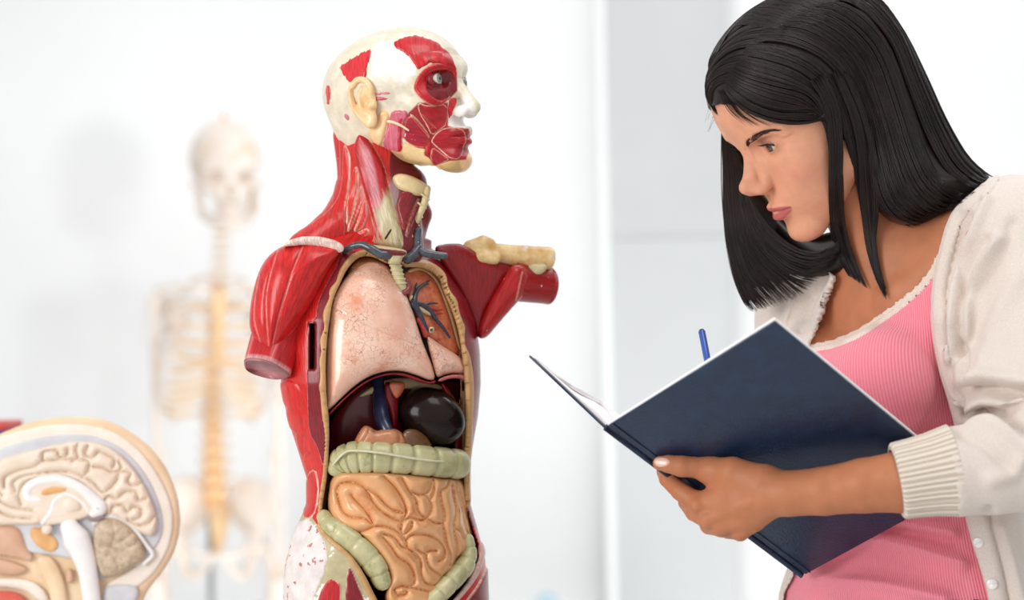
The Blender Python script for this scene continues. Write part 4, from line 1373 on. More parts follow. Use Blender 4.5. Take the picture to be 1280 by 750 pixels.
hpatch('frontal_muscle', K1, [(560, 150), (640, 108), (720, 90), (800, 95), (900, 138), (990, 200), (1050, 290), (1078, 380), (1060, 450), (1000, 345), (900, 300), (820, 320), (770, 372), (740, 310), (690, 250), (620, 205)], 1.8, srgb(206, 34, 40), fib=55., feather=1.2)
hpatch('ear_muscle', K1, [(140, 335), (250, 270), (330, 222), (418, 190), (395, 260), (362, 380), (348, 450), (300, 455), (225, 468), (190, 400)], 1.8, srgb(222, 48, 52), fib=75., feather=1.5)
hpatch('nape_muscle', K1, [(40, 480), (78, 470), (84, 560), (74, 635), (48, 625)], 1.5, srgb(224, 84, 78), fib=85., feather=1.)
hpatch('nape_muscle', K1, [(178, 715), (205, 690), (240, 735), (215, 765)], 1.2, srgb(222, 130, 142), fib=30., nchk=1)
hpatch('ear_muscle', K1, [(410, 536), (545, 532), (545, 552), (410, 558)], 1.5, srgb(226, 120, 140), fib=0., nchk=1, feather=1.2)
hpatch('ear_muscle', K1, [(410, 566), (545, 572), (540, 596), (410, 600)], 1.5, srgb(220, 96, 120), fib=0., nchk=1, feather=1.2)
hpatch('cheekbone_muscle', K2, [(755, -20), (850, 15), (1005, -10), (992, 165), (945, 200), (870, 255), (830, 165), (772, 75)], 1.6, srgb(188, 28, 38), EDGE, (870., 250.), nchk=1)
hpatch('cheekbone_slip', K2, [(770, 60), (800, 60), (880, 150), (925, 190), (905, 205), (850, 160)], 2.4, srgb(172, 24, 34), srgb(232, 150, 120), 50., nchk=1)
hpatch('cheekbone_slip', K2, [(690, 70), (740, 90), (830, 200), (862, 262), (845, 270), (770, 180)], 2.8, srgb(196, 40, 40), srgb(240, 190, 150), 52., nchk=1)
hpatch('eye_ring_muscle', K1, [(722, 520), (732, 440), (788, 358), (870, 302), (960, 296), (1032, 330), (1064, 400), (1064, 490), (1014, 585), (950, 645), (870, 645), (786, 595)], 3.4, srgb(198, 24, 34), srgb(240, 180, 150), (548., 108.), soft=4., ew=2., hole=cpoly(K1, [(832, 492), (850, 420), (905, 366), (1000, 366), (1056, 420), (1066, 505), (1010, 566), (940, 598), (868, 560)]))
hpatch('nose_muscle', K1, [(1005, 578), (1070, 565), (1078, 620), (1034, 680), (1024, 745), (992, 745), (1000, 640)], 1.8, srgb(206, 36, 44), fib=80., feather=1.2)
hpatch('jaw_muscle', K2, [(530, 150), (556, 50), (650, 50), (695, 66), (655, 150), (642, 230), (642, 375), (560, 365), (486, 338), (508, 240)], 2.4, srgb(222, 110, 130), fib=95., feather=1.)
hpatch('jaw_muscle', K2, [(610, 100), (665, 96), (646, 160), (640, 230), (640, 372), (604, 368), (600, 240)], 3.0, srgb(204, 30, 46), fib=95., feather=1.)
hpatch('cheek_muscle', K2, [(690, 82), (762, 112), (822, 200), (852, 270), (830, 342), (760, 342), (680, 302), (643, 255), (655, 170)], 2.0, srgb(176, 26, 48), srgb(226, 120, 110), 15., nchk=1)
for pg in ([(650, 215), (700, 222), (845, 268), (842, 278), (690, 240)], [(650, 255), (720, 268), (840, 290), (836, 300), (700, 286)]):
    hpatch('cheek_slip', K2, pg, 3.0, srgb(206, 60, 60), srgb(240, 180, 160), 16., nchk=1)
hpatch('mouth_ring_muscle', K2, [(862, 290), (900, 228), (960, 188), (1030, 178), (1130, 195), (1150, 290), (1120, 330), (1122, 380), (1085, 436), (1010, 430), (950, 374), (880, 315)], 1.0, srgb(178, 20, 34), EDGE, 0., soft=1.6)
hpatch('chin_muscle', K2, [(872, 330), (950, 382), (1015, 432), (990, 450), (890, 484), (858, 420)], 2.2, srgb(168, 24, 36), srgb(232, 160, 130), 60., nchk=1)
hpatch('chin_muscle', K2, [(840, 285), (874, 308), (856, 412), (812, 402), (818, 340)], 2.2, srgb(196, 34, 40), fib=95., nchk=1, feather=1.)
hpatch('salivary_gland', K2, [(455, 58), (520, 42), (552, 90), (532, 150), (512, 240), (482, 335), (430, 312), (380, 250), (366, 200), (450, 170)], 3.0, PEACH, fib=80., mat=M_plain, soft=3.5)
hpatch('jaw_plate', K2, [(640, 290), (760, 342), (832, 347), (815, 400), (860, 420), (890, 484), (945, 492), (960, 525), (760, 482), (640, 440)], 1.4, srgb(242, 208, 150), fib=90., mat=M_plain)
hpatch('jaw_edge', K2, [(380, 260), (430, 318), (520, 372), (640, 442), (755, 482), (768, 510), (758, 545), (700, 530), (640, 500), (540, 430), (440, 350), (380, 290)], 2.6, srgb(240, 196, 140), fib=30., mat=M_plain, face=.3)
hpatch('under_jaw_muscle', K2, [(758, 486), (940, 524), (905, 566), (820, 585), (758, 548)], 2.0, srgb(150, 20, 34), srgb(220, 160, 120), 12., nchk=1, face=.4)
p0 = [(536, 137), (580, 145), (640, 172), (690, 205)]
pp = catmull(cpoly(K2, p0), 4)
bvh_h = BVHTree.FromPolygons(HV.tolist(), HQ.tolist())


def drape(bvh, u, v, lift, fallback=0.):
    o = Vector(cam.location)
    d = Vector(P(u, v, 2.4)) - o; d.normalize()
    hit = bvh.ray_cast(o, d)
    if hit[0] is None:
        return TS(u, v, fallback)
    return np.array(hit[0] - d * lift)


tube('gland_duct', [drape(bvh_h, a_, b_, .0030) for a_, b_ in pp], np.linspace(2.2, 1.3, len(pp)) * ts, head, material('duct', srgb(238, 214, 176), rough=.35), 10)

# ear on the near side (its right ear), mirrored from the left one
ev, eq = ear_np()
ev = ev.copy()
eloc = np.stack([-ev[:, 0] * 1.02 - 1.0, -ev[:, 1] * 1.0 - 6.75, ev[:, 2] * 1.0 - 1.85], 1)
tilt = math.radians(-14)
# turn the ear flap a little outwards
ex_ = eloc[:, 0] + 1.0; ey_ = eloc[:, 1] + 6.75
eloc[:, 0] = ex_ * math.cos(tilt) - ey_ * math.sin(tilt) - .10
eloc[:, 1] = ex_ * math.sin(tilt) + ey_ * math.cos(tilt) - 6.8
mesh_np('ear', THF(eloc), eq, head, material('ear_paint', srgb(236, 190, 134), srgb(246, 212, 164), scale=60, rough=.36, coat=.2))
# eyes
eye(THF, np.array((7.25, -3.1, 0)), (1, -.12, 0), 1.13, head, M_iris)
eye(THF, np.array((7.25, 3.1, 0)), (1, .1, 0), 1.13, head, M_iris)
# ------------------------------------------------------------------ the navy notebook, held open, and the pen behind it
WS = Space(2.38)
wsx = WS.s
S0 = WS(757, 533, -185); S1 = WS(1003, 718, -25)
eu = S1 - S0; Lsp = np.linalg.norm(eu); eu = eu / Lsp
T0 = WS(956, 390, -325)
ev_ = T0 - S0; ev_ = ev_ - (ev_ @ eu) * eu; Wc = np.linalg.norm(ev_); ev_ = ev_ / Wc       # across the front cover
O0 = WS(677, 456, 30)
eo = O0 - S0; eo = eo - (eo @ eu) * eu; eo = nrm(eo)
n1 = nrm(np.cross(eu, ev_))
if n1[1] > 0: n1 = -n1                     # outer side of the front cover, towards the camera
n2 = nrm(np.cross(eu, eo))
if n2[0] > 0: n2 = -n2                     # outer side of the other cover
M_cover = material('navy_cloth', srgb(14, 34, 60), srgb(20, 45, 74), scale=60, rough=.34, spec=.5, bump=.35, bscale=420, coat=.1)
M_page = material('paper', srgb(236, 234, 236), srgb(246, 244, 244), scale=700, rough=.7)
book = empty('notebook', S0 + (S1 - S0) * .5, 'open navy blue hardcover notebook held by the woman', 'notebook')


def slab(name, o, a, la, b, lb, n, t0, t1, parent, mat, bevel=.0006, seg=1, rnd=None):
    V, F = box_np((0, 0, t0), (la, lb, t1))
    W = o + V[:, :1] * a + V[:, 1:2] * b + V[:, 2:] * n
    if np.dot(np.cross(a, b), n) < 0: F = F[:, ::-1]
    ob = mesh_np(name, W, F, parent, mat, smooth=False)
    if bevel:
        md = ob.modifiers.new('bevel', 'BEVEL'); md.width = bevel; md.segments = 2
    return ob


slab('front_cover', S0 + ev_ * .004, eu, Lsp, ev_, Wc - .004, n1, 0, .0026, book, M_cover, .0010)
slab('back_cover', S0 + eo * .004, eu, Lsp, eo, Wc - .004, n2, 0, .0026, book, M_cover, .0010)
slab('page_block', S0 + ev_ * .004 - eu * .0006, eu, Lsp + .0000, ev_, Wc - .0033, n1, -.0034, -.0002, book, M_page, .0004)
# the other half: pages swell a little near the spine
nn = 14
prof_t = np.array([.0012 + .0085 * math.exp(-((x - .16) / .20) ** 2) + .0032 * (1 - x) for x in np.linspace(0, 1, nn)])
V = []
for k_, e in enumerate((.003, Lsp - .003)):
    for q in range(nn):
        x = .002 + (Wc - .010) * q / (nn - 1)
        for tt in (-.0002, -prof_t[q]):
            V.append(S0 + eu * e + eo * x + n2 * tt)
V = np.array(V)
F = []
for q in range(nn - 1):
    a = q * 2; b = nn * 2 + q * 2
    F += [[a, a + 2, a + 3, a + 1], [b, b + 1, b + 3, b + 2], [a + 1, a + 3, b + 3, b + 1], [a, b, b + 2, a + 2]]
F += [[0, 1, nn * 2 + 1, nn * 2], [nn * 2 - 2, nn * 4 - 2, nn * 4 - 1, nn * 2 - 1]]
mesh_np('page_block', V, np.array(F), book, M_page, smooth=False)
for q in range(4):                                   # loose leaves lifting off the block
    a_ = .0012 + q * .0011
    pts = []
    for e in (.004, Lsp - .004):
        for x in np.linspace(.0, 1, 10):
            pts.append(S0 + eu * e + eo * (.002 + (Wc - .012 - .004 * q) * x) - n2 * (prof_t[min(nn - 1, int(x * (nn - 1)))] + a_ * math.sin(min(1, x * 1.2) * math.pi) + .0002))
    V = np.array(pts); F = np.array([[i, i + 1, i + 11, i + 10] for i in range(9)])
    lf = mesh_np('leaf', V, F, book, M_page)
    md = lf.modifiers.new('solid', 'SOLIDIFY'); md.thickness = .0002
spn = []
for e in np.linspace(0, 1, 2):
    spn.append(S0 + eu * Lsp * e)
path = [S0 + eu * Lsp * t + (n1 + n2) * .0006 for t in np.linspace(0, 1, 8)]
V, F, uv = tube_np(path, .0036, 14, .0024, up=n1 + n2)
mesh_np('spine', V, F, book, M_cover, uv=uv)
path = [S0 + eu * Lsp * t + ev_ * .0105 + n1 * .0026 for t in np.linspace(0.0, 1, 6)]
V, F, uv = tube_np(path, .0009, 8)
mesh_np('hinge_crease', V, F, book, material('navy_dark', srgb(12, 24, 46), rough=.4), uv=uv)

# pen: only its blue end shows above the cover
pa, pb = WS(877, 413, -62), WS(900, 530, -96)
pen = empty('pen', pb, 'blue ballpoint pen standing up behind the top edge of the notebook', 'pen')
M_pen = material('pen_blue', srgb(36, 74, 158), srgb(44, 86, 172), scale=30, rough=.25, coat=.4)
V, F, uv = tube_np([pa, pa + (pb - pa) * .01, pa + (pb - pa) * .96], np.array([.0030, .0038, .0038]), 6, up=(1, 0, 0))
mesh_np('barrel', V, F, pen, M_pen, uv=uv, smooth=False)
V, F, uv = tube_np([pa - (pb - pa) * .012, pa], np.array([.0022, .0030]), 12, up=(1, 0, 0))
mesh_np('end_plug', V, F, pen, material('pen_plug', srgb(24, 52, 120), rough=.3), uv=uv)
V, F, uv = tube_np([pa + (pb - pa) * .95, pb, pb + (pb - pa) * .05], np.array([.0036, .0016, .0005]), 12, up=(1, 0, 0))
mesh_np('tip', V, F, pen, material('pen_tip', (.5, .5, .52), rough=.3, metal=.8), uv=uv)
# ------------------------------------------------------------------ the woman
person = empty('person', P(1150, 375, 2.33) * np.array((1, 1, 0)), 'woman with long dark hair in a cream cardigan and pink top', 'person')
AZ, PT, RO = math.radians(18), math.radians(32), math.radians(-2)
Aw = np.array((-math.cos(AZ) * math.cos(PT), -math.sin(AZ) * math.cos(PT), -math.sin(PT)))
Bw = np.array((math.sin(AZ), -math.cos(AZ), 0)); Cw = np.cross(Aw, Bw)
Cw2 = -Bw * math.sin(RO) + Cw * math.cos(RO)
HSC = 11.55 * wsx
WF = Frame(WS(1013, 138, 0), Aw, Cw2, HSC)

# ---- head
hsdf = head_field(h=.125, lo=(-11, -8.6, -13), hi=(13, 8.6, 12.4))
hv, hq = hsdf.mesh(1)
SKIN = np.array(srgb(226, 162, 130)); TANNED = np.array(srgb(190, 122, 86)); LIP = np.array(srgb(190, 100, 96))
hcol = np.empty((len(hv), 3)); hcol[:] = SKIN


def d3(p, line):
    best = np.full(len(p), 1e9)
    for a, b in zip(line[:-1], line[1:]):
        a = np.array(a); b = np.array(b); ab = b - a
        t = np.clip(((p - a) @ ab) / (ab @ ab), 0, 1)
        best = np.minimum(best, np.linalg.norm(p - a - t[:, None] * ab, axis=1))
    return best


lipU = [(8.45, 1.95, -7.0), (9.2, 1.25, -6.8), (9.75, .5, -6.58), (9.8, 0, -6.66), (9.75, -.5, -6.58), (9.2, -1.25, -6.8), (8.45, -1.95, -7.0)]
lipL = [(8.55, 1.75, -7.1), (9.2, 1.1, -7.45), (9.6, .45, -7.6), (9.65, 0, -7.65), (9.6, -.45, -7.6), (9.2, -1.1, -7.45), (8.55, -1.75, -7.1)]
k = np.maximum(1 - sstep(.26, .40, d3(hv, lipU)), 1 - sstep(.36, .52, d3(hv, lipL)))[:, None]
hcol = hcol * (1 - k) + LIP * k
for q in (-1, 1):                                     # eyelid shade of make-up, flush of the cheek
    c = np.array((7.5, q * 3.2, .25))
    k = ((1 - sstep(.9, 1.7, np.linalg.norm((hv - c) * (1, 1, 1.3), axis=1))) * .45)[:, None]
    hcol = hcol * (1 - k) + np.array(srgb(150, 96, 84)) * k
    k = ((1 - sstep(.5, 2.6, np.linalg.norm(hv - np.array((6.6, q * 4.3, -3.6)), axis=1))) * .30)[:, None]
    hcol = hcol * (1 - k) + np.array(srgb(234, 146, 128)) * k
k = ((1 - sstep(.2, .8, np.linalg.norm(hv - np.array((10.9, 0, -4.0)), axis=1))) * .0)[:, None]
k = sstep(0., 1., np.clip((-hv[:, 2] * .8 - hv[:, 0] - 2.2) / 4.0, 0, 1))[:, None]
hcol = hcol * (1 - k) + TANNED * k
HWv = WF(hv)

# ---- trunk, neck and upper arms
Lat = np.array((.70, -.70, .30)); Lat = Lat / np.linalg.norm(Lat)      # towards her left shoulder
Fwd = np.array((-.70, -.70, -.08)); Fwd = nrm(Fwd - (Fwd @ Lat) * Lat)
UpB = np.cross(Lat, Fwd) * -1
if UpB[2] < 0: UpB = -UpB
RB = np.stack([Lat, Fwd, UpB])
Lat0 = nrm(np.array((.72, -.69, .05))); Fwd0 = nrm(np.array((-.69, -.72, 0))); RB0 = np.stack([Lat0, Fwd0, np.array((0, 0, 1.))])


def make_body(h):
    pad = 0.
    lo = np.array((.19, 2.06, .80)); hi = np.array((.70, 2.66, 1.56))
    s = SDF(lo, hi, h)
    def C(pts, rad, k=0., **kw): s.chain([WS(*p_) for p_ in pts], [(r_ + pad) * wsx for r_ in rad], k=k * wsx, **kw)
    def E(c, r, k=0., R=RB0, **kw): s.ell(WS(*c), (np.array(r, float) + pad) * wsx, R=R, k=k * wsx, **kw)
    E((1160, 470, 40), (160, 104, 190))
    E((1150, 400, 30), (150, 84, 100), 40, R=RB)
    C([(1000, 400, 128), (1060, 368, 88), (1120, 340, 46), (1200, 304, -20), (1268, 290, -86)], [44, 46, 48, 50, 56], 46)
    C([(1042, 190, 16), (1072, 250, 20), (1104, 320, 36), (1120, 360, 46)], [50, 47, 50, 56], 40)
    C([(1140, 290, 40), (1190, 286, 0)], [34, 34], 40)
    E((1102, 478, -86), (60, 56, 60), 46)
    E((1018, 478, 8), (58, 56, 60), 46)
    E((1150, 640, 30), (136, 92, 150), 50)
    E((1138, 790, 30), (172, 118, 150), 60)
    # near upper arm
    C([(1268, 296, -86), (1292, 420, -130), (1310, 540, -170)], [54, 50, 46], 30)
    C([(1000, 405, 128), (985, 520, 120), (950, 600, 40)], [44, 40, 36], 30)
    return s


BASE = make_body(.0033)
GX, GY, GZ = BASE.grid()
GU, GV = proj(np.stack(np.broadcast_arrays(GX, GY, GZ), -1).astype(np.float32))
GU = GU.astype(np.float32); GV = GV.astype(np.float32)


def body_field(pad=0.):
    s = SDF.__new__(SDF)
    s.__dict__.update(BASE.__dict__)
    s.f = BASE.f - np.float32(pad * wsx)
    return s


def soft_clip(s, expr, k=0.):
    s.f = np.maximum(s.f, expr).astype(np.float32)


bs_ = body_field()
# collarbone relief and the hollow above it
bs_.chain([WS(1108, 372, -36), WS(1150, 350, -48), WS(1190, 318, -66)], np.array([9, 10, 9]) * wsx, k=16 * wsx)
bv, bq = bs_.mesh(2)
keep = bv[:, 2] > .86
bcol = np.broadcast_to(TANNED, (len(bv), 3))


def disp_lines(V, Q, sp, lines, face=-.05, floor=-11.):
    """cloth folds: (polyline px, width px, height px)"""
    N = vnormals(V, Q)
    u, v, w = sp.inv(V)
    view = nrm(V - np.array(cam.location)[None])
    f = sstep(.05, -.35, (N * view).sum(1)) if False else np.clip(-(N * view).sum(1) * 2.2, 0, 1)
    d = np.zeros(len(V))
    for ln, wd, a in lines:
        p = catmull(ln, 6)
        lo = p.min(0) - 3 * wd; hi = p.max(0) + 3 * wd
        m = (u > lo[0]) & (u < hi[0]) & (v > lo[1]) & (v < hi[1])
        if not m.any(): continue
        dd = line_dist(u[m], v[m], p)
        d[m] += 2.4 * a * np.exp(-(dd / wd) ** 2)
    d = np.maximum(d, floor)
    return V + N * (d * f * sp.s)[:, None]


# ---- forearm and hand
def HP(u, v, w):
    """the hand slopes away from the camera towards the fingers"""
    return WS(u, v, w + float(np.interp(u, [820, 880, 970, 1130, 1300], [38, 40, 4, -24, -40])))


def hand_field():
    pts_lo = np.minimum(WS(800, 700, -300), WS(1230, 540, -60)) - .004
    pts_hi = np.maximum(WS(800, 700, -300), WS(1230, 540, -60)) + .004
    s = SDF(pts_lo, pts_hi, .00140)
    def C(pts, rad, k=0., **kw): s.chain([HP(*p_) for p_ in pts], [r_ * wsx for r_ in rad], k=k * wsx, **kw)
    C([(962, 618, -205), (985, 617, -208), (1030, 614, -212), (1080, 607, -214), (1130, 602, -214), (1180, 594, -212)], [25, 26, 27.5, 31, 35.5, 36])
    C([(960, 606, -205), (920, 618, -205), (876, 629, -198)], [20, 17, 13.5], 10)      # metacarpals
    C([(962, 614, -207), (925, 632, -208), (886, 647, -202)], [20, 17, 13], 7)
    C([(962, 622, -205), (930, 645, -205), (903, 658, -199)], [19, 15, 12], 6)
    C([(964, 628, -202), (942, 650, -199), (925, 664, -192)], [18, 14, 10.5], 6)
    # fingers: curl round the spine and go on behind the book
    C([(874, 630, -198), (850, 614, -186), (834, 599, -166), (830, 590, -142), (846, 590, -118)], [13, 11, 9.6, 8.8, 8], 5)
    C([(885, 648, -202), (868, 640, -184), (858, 628, -150), (872, 618, -118)], [12.5, 11, 9.8, 8.8], 4)
    C([(902, 659, -199), (886, 657, -178), (880, 646, -146), (894, 634, -116)], [11.5, 10.4, 9.4, 8.6], 4)
    C([(925, 665, -191), (910, 664, -170), (908, 654, -140), (922, 644, -116)], [10, 9, 8.2, 7.4], 4)
    # thumb on the cover
    C([(950, 600, -206), (916, 591, -208), (888, 588, -200)], [18, 18.5, 15], 14)
    C([(888, 588, -200), (868, 584, -205), (852, 583, -206), (836, 580, -203), (825, 579, -200)], [14.5, 12.2, 12.6, 10.6, 8.6], 8)
    # knuckles and tendons
    for c, r in (((871, 632, -209), 6), ((885, 650, -212), 6), ((902, 661, -208), 5), ((925, 668, -198), 4.5)):
        s.ell(HP(*c), np.array((1, 1, 1)) * r * wsx, k=9 * wsx)
    for a, b in (((940, 616, -223), (884, 632, -211)), ((938, 628, -225), (896, 646, -214))):
        s.cap(HP(*a), HP(*b), 2.0 * wsx, 2.6 * wsx, k=7 * wsx)
    return s


def pen_hand_field():
    """her right hand, closed round the pen behind the book"""
    a = WS(850, 640, -140); b = WS(990, 460, 80)
    s = SDF(np.minimum(a, b) - .004, np.maximum(a, b) + .004, .0022)
    def C(pts, rad, k=0., **kw): s.chain([WS(*p_) for p_ in pts], [r_ * wsx for r_ in rad], k=k * wsx, **kw)
    C([(958, 596, 50), (944, 574, 10), (930, 552, -24)], [34, 28, 24])
    s.ell(WS(918, 532, -48), np.array((24, 30, 24)) * wsx, k=14 * wsx)
    for i, (du, dv) in enumerate(((0, 0), (5, 13), (9, 25), (12, 35))):
        C([(914 + du, 512 + dv, -62), (898 + du, 506 + dv, -96), (886 + du, 510 + dv, -104), (890 + du, 516 + dv, -80)], [10, 9, 8, 7.4], 4)
    C([(922, 512, -40), (908, 498, -62), (896, 496, -78)], [12, 10, 8], 6)
    return s


hs_ = hand_field()
fv, fq = hs_.mesh(1)
rv, rq = pen_hand_field().mesh(1)
parts = [(HWv, hq), (bv, bq), (fv, fq), (rv, rq)]
V, F = join_np(parts)
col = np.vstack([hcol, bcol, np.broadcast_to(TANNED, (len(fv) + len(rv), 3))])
M_skin = material('skin', (.90, .90, .90), (1.06, 1.06, 1.06), scale=45, rough=.48, vcol=True, sss=.12, spec=.28, detail=5., bump=.06, bscale=900)
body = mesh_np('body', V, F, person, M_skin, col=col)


def npoly_patch(name, base, poly, hgt, mat, parent, **kw):
    return patch(name, WS, base[0], base[1], poly, hgt, parent, mat, **kw)


npoly_patch('thumb_nail', (fv, fq), [(816, 577), (820, 571.5), (829, 571), (837, 574), (838, 580), (830, 584), (821, 584)], .9, material('nail', srgb(236, 186, 166), rough=.2, coat=.5), body, soft=1.5)

# ---- eyes, brow, lashes
M_irisb = material('iris_brown', srgb(58, 36, 22), srgb(86, 56, 34), scale=400, rough=.1, coat=.8)
gz_ = (1, .06, -.02)
for q in (-1, 1):
    eye(WF, np.array((6.85, q * 3.25, 0)), gz_, 1.15, body, M_irisb, 1.22)
M_hair = material('dark_hair', srgb(18, 11, 10), srgb(38, 25, 22), scale=40, rough=.36, spec=.38)
hb = BVHTree.FromPolygons(hv.tolist(), hq.tolist())


def surf(p, lift):
    """nearest point of the head surface in head units"""
    loc, n, i, d = hb.find_nearest(Vector(p))
    n = np.array(n); l = np.array(loc)
    return l + n * lift


for q in (-1, 1):
    lines_, rad_ = [], []
    gl = catmull([(8.9, q * 1.25, 1.05), (8.8, q * 2.2, 1.55), (8.2, q * 3.4, 1.95), (7.3, q * 4.4, 1.9), (6.7, q * 5.0, 1.55)], 8)
    for i in range(300):
        t = random.random() ** .9
        x = t * (len(gl) - 1.01); a = gl[int(x)] + (gl[int(x) + 1] - gl[int(x)]) * (x % 1)
        tan = nrm(gl[int(x) + 1] - gl[int(x)])
        wdt = .17 * (1 - t) ** .6 + .04
        b0 = a + np.array((0, 0, 1)) * random.uniform(-wdt, wdt * .8)
        d = nrm(tan + np.array((0, 0, random.uniform(.0, .6) * (1 - t) - .05)))
        ln = random.uniform(.45, .75)
        lines_.append([surf(b0 + d * ln * f_, .03 + .05 * f_) for f_ in np.linspace(0, 1, 5)])
        rad_.append(np.linspace(.022, .006, 5))
    V, F = strands(np.array(lines_), np.array(rad_), 4)
    mesh_np('eyebrow', WF(V), F, body, material('brow_hair', srgb(52, 32, 24), srgb(70, 46, 34), rough=.5, spec=.3))
    lines_, rad_ = [], []
    c = np.array((6.85, q * 3.25, 0))
    for i in range(46):
        t = i / 45.
        b_ = -1.0 + 2.15 * t
        z = .40 * math.sqrt(max(0, 1 - (b_ / 1.15) ** 2))
        p0 = c + np.array((1.25 * math.sqrt(max(.1, 1 - (b_ / 1.5) ** 2)), q * b_, z * .9 + .02))
        out = nrm(np.array((1.0, q * (b_ * .6 + .2), .35)))
        ln = .55 + .25 * t
        lines_.append([p0 + out * ln * f_ + np.array((0, 0, .28)) * f_ * f_ * ln for f_ in np.linspace(0, 1, 5)])
        rad_.append(np.linspace(.045, .010, 5))
    V, F = strands(np.array(lines_), np.array(rad_), 3)
    mesh_np('eyelashes', WF(V), F, body, M_hair)
    gl2 = [c + np.array((1.27 * math.sqrt(max(.1, 1 - (b_ / 1.52) ** 2)), q * b_, .42 * math.sqrt(max(0, 1 - (b_ / 1.25) ** 2)))) for b_ in np.linspace(-1.12, 1.24, 14)]
    V, F, uv = tube_np(gl2, .085, 6)
    mesh_np('lash_line', WF(V), F, body, M_hair)

# ---- pink ribbed top
def rib_material(name, c1, c2, freq, rough=.75, bumpd=.0012, sheen=.3, diff=None, direction='X', second=None):
    m, nt, b = new_mat(name)
    L = nt.links
    uvn = node(nt, 'ShaderNodeTexCoord')
    wv = node(nt, 'ShaderNodeTexWave', Scale=freq, Distortion=.15, wave_type='BANDS', bands_direction=direction)
    wv.inputs['Detail'].default_value = 1.0
    L.new(uvn.outputs['UV'], wv.inputs[0])
    r = ramp(nt, wv.outputs[0], [(.1, c1), (.7, c2)])
    nz = node(nt, 'ShaderNodeTexNoise', Scale=900., Detail=2.)
    L.new(uvn.outputs['Object'], nz.inputs[0])
    cm = mix(nt, .12, r.outputs[0], nz.outputs['Color'], 'OVERLAY')
    L.new(cm, b.inputs['Base Color'])
    ad = node(nt, 'ShaderNodeMath', operation='MULTIPLY_ADD')
    ad.inputs[1].default_value = .35
    L.new(nz.outputs[0], ad.inputs[0]); L.new(wv.outputs[0], ad.inputs[2])
    bp = node(nt, 'ShaderNodeBump', Strength=.6, Distance=bumpd)
    L.new(ad.outputs[0], bp.inputs['Height']); L.new(bp.outputs[0], b.inputs['Normal'])
    b.inputs['Roughness'].default_value = rough
    b.inputs['Sheen Weight'].default_value = sheen
    b.inputs['Specular IOR Level'].default_value = .25
    MATS[name] = m
    return m


M_pink = rib_material('pink_rib', srgb(242, 126, 146), srgb(252, 150, 166), 140., diff=None)
NECKL = catmull([(985, 452), (1016, 436), (1040, 431), (1072, 418), (1100, 400), (1128, 380), (1150, 361), (1166, 340), (1182, 306), (1196, 276)], 6)
ps = body_field(6.5)
gx, gy, gz = ps.grid()
U, Vv = GU, GV
nl = np.interp(U, NECKL[:, 0], NECKL[:, 1], left=470, right=270)
soft_clip(ps, ((nl - Vv) * wsx * .8).astype(np.float32))
soft_clip(ps, (.84 - gz).astype(np.float32))
# no sleeves
pu = U
arm_cut = ((pu - np.interp(Vv, [300, 350, 420], [1180, 1192, 1236])) * wsx).astype(np.float32)
soft_clip(ps, np.where(Vv < 620, np.maximum(arm_cut, (968 - pu).astype(np.float32) * wsx), -1.))
pv, pq = ps.mesh(2)
del Vv, U, pu, nl, arm_cut
pv = disp_lines(pv, pq, WS, [([(1045, 668), (1080, 652), (1130, 654), (1190, 666)], 7, 7), ([(1036, 694), (1072, 676), (1130, 682), (1200, 704)], 8, 6), ([(1020, 716), (1060, 700), (1120, 706), (1200, 734)], 8, -3),
                             ([(1090, 660), (1130, 664), (1190, 676)], 5, -5), ([(1050, 690), (1056, 676), (1075, 668)], 5, 6), ([(1020, 724), (1100, 730), (1180, 748)], 8, 5), ([(1060, 640), (1100, 640), (1180, 640)], 8, 4), ([(1120, 540), (1160, 530), (1190, 520)], 10, 3)], floor=-3.)
pu_, pv_, pw_ = WS.inv(pv)
mesh_np('pink_top', pv, pq, person, M_pink, uv=np.stack([(np.arctan2(pu_ - 1165, 60 - pw_) * 125 - (pv_ - 450) * .10) * wsx, pv_ * wsx], 1))
lace = np.vstack([NECKL + np.array((1.5, 4.0)), (NECKL - np.array((2.5, 4.5)) + np.array((0, 1)) * (np.sin(np.arange(len(NECKL)) * 2.1) * 1.1)[:, None])[::-1]])
M_lace = material('lace', srgb(226, 204, 190), srgb(244, 228, 216), scale=900, rough=.8, bump=.8, bscale=700)
cl = patch('lace_trim', WS, pv, pq, lace, 2.2, bpy.data.objects['pink_top'], M_lace, soft=1.2, nchk=0)
lv, lq = body_field(3.2).mesh(2)
patch('lace_trim', WS, lv, lq, lace, 2.4, bpy.data.objects['pink_top'], M_lace, soft=1.2, nchk=0)

# ---- cream cardigan
KN1, KN2 = srgb(213, 199, 188), srgb(229, 216, 207)


def knit_material(name, c1, c2):
    m, nt, b = new_mat(name)
    L = nt.links
    tc = node(nt, 'ShaderNodeTexCoord')
    n1_ = node(nt, 'ShaderNodeTexNoise', Scale=650., Detail=3., Roughness=.65)
    L.new(tc.outputs['Object'], n1_.inputs[0])
    r = ramp(nt, n1_.outputs[0], [(.3, c1), (.7, c2)])
    L.new(r.outputs[0], b.inputs['Base Color'])
    bp = node(nt, 'ShaderNodeBump', Strength=.35, Distance=.0010)
    L.new(n1_.outputs[0], bp.inputs['Height']); L.new(bp.outputs[0], b.inputs['Normal'])
    b.inputs['Roughness'].default_value = .9
    b.inputs['Sheen Weight'].default_value = .35
    b.inputs['Specular IOR Level'].default_value = .15
    return m


M_knit = knit_material('cream_knit', KN1, KN2)
M_cuff = rib_material('cream_rib', srgb(204, 184, 164), srgb(240, 228, 214), 55., rough=.9, bumpd=.003, direction='Y')
cs = body_field(13.)
gx, gy, gz = GX, GY, GZ
def CC(s, pts, rad, k=0., **kw): s.chain([WS(*p_) for p_ in pts], [r_ * wsx for r_ in rad], k=k * wsx, **kw)
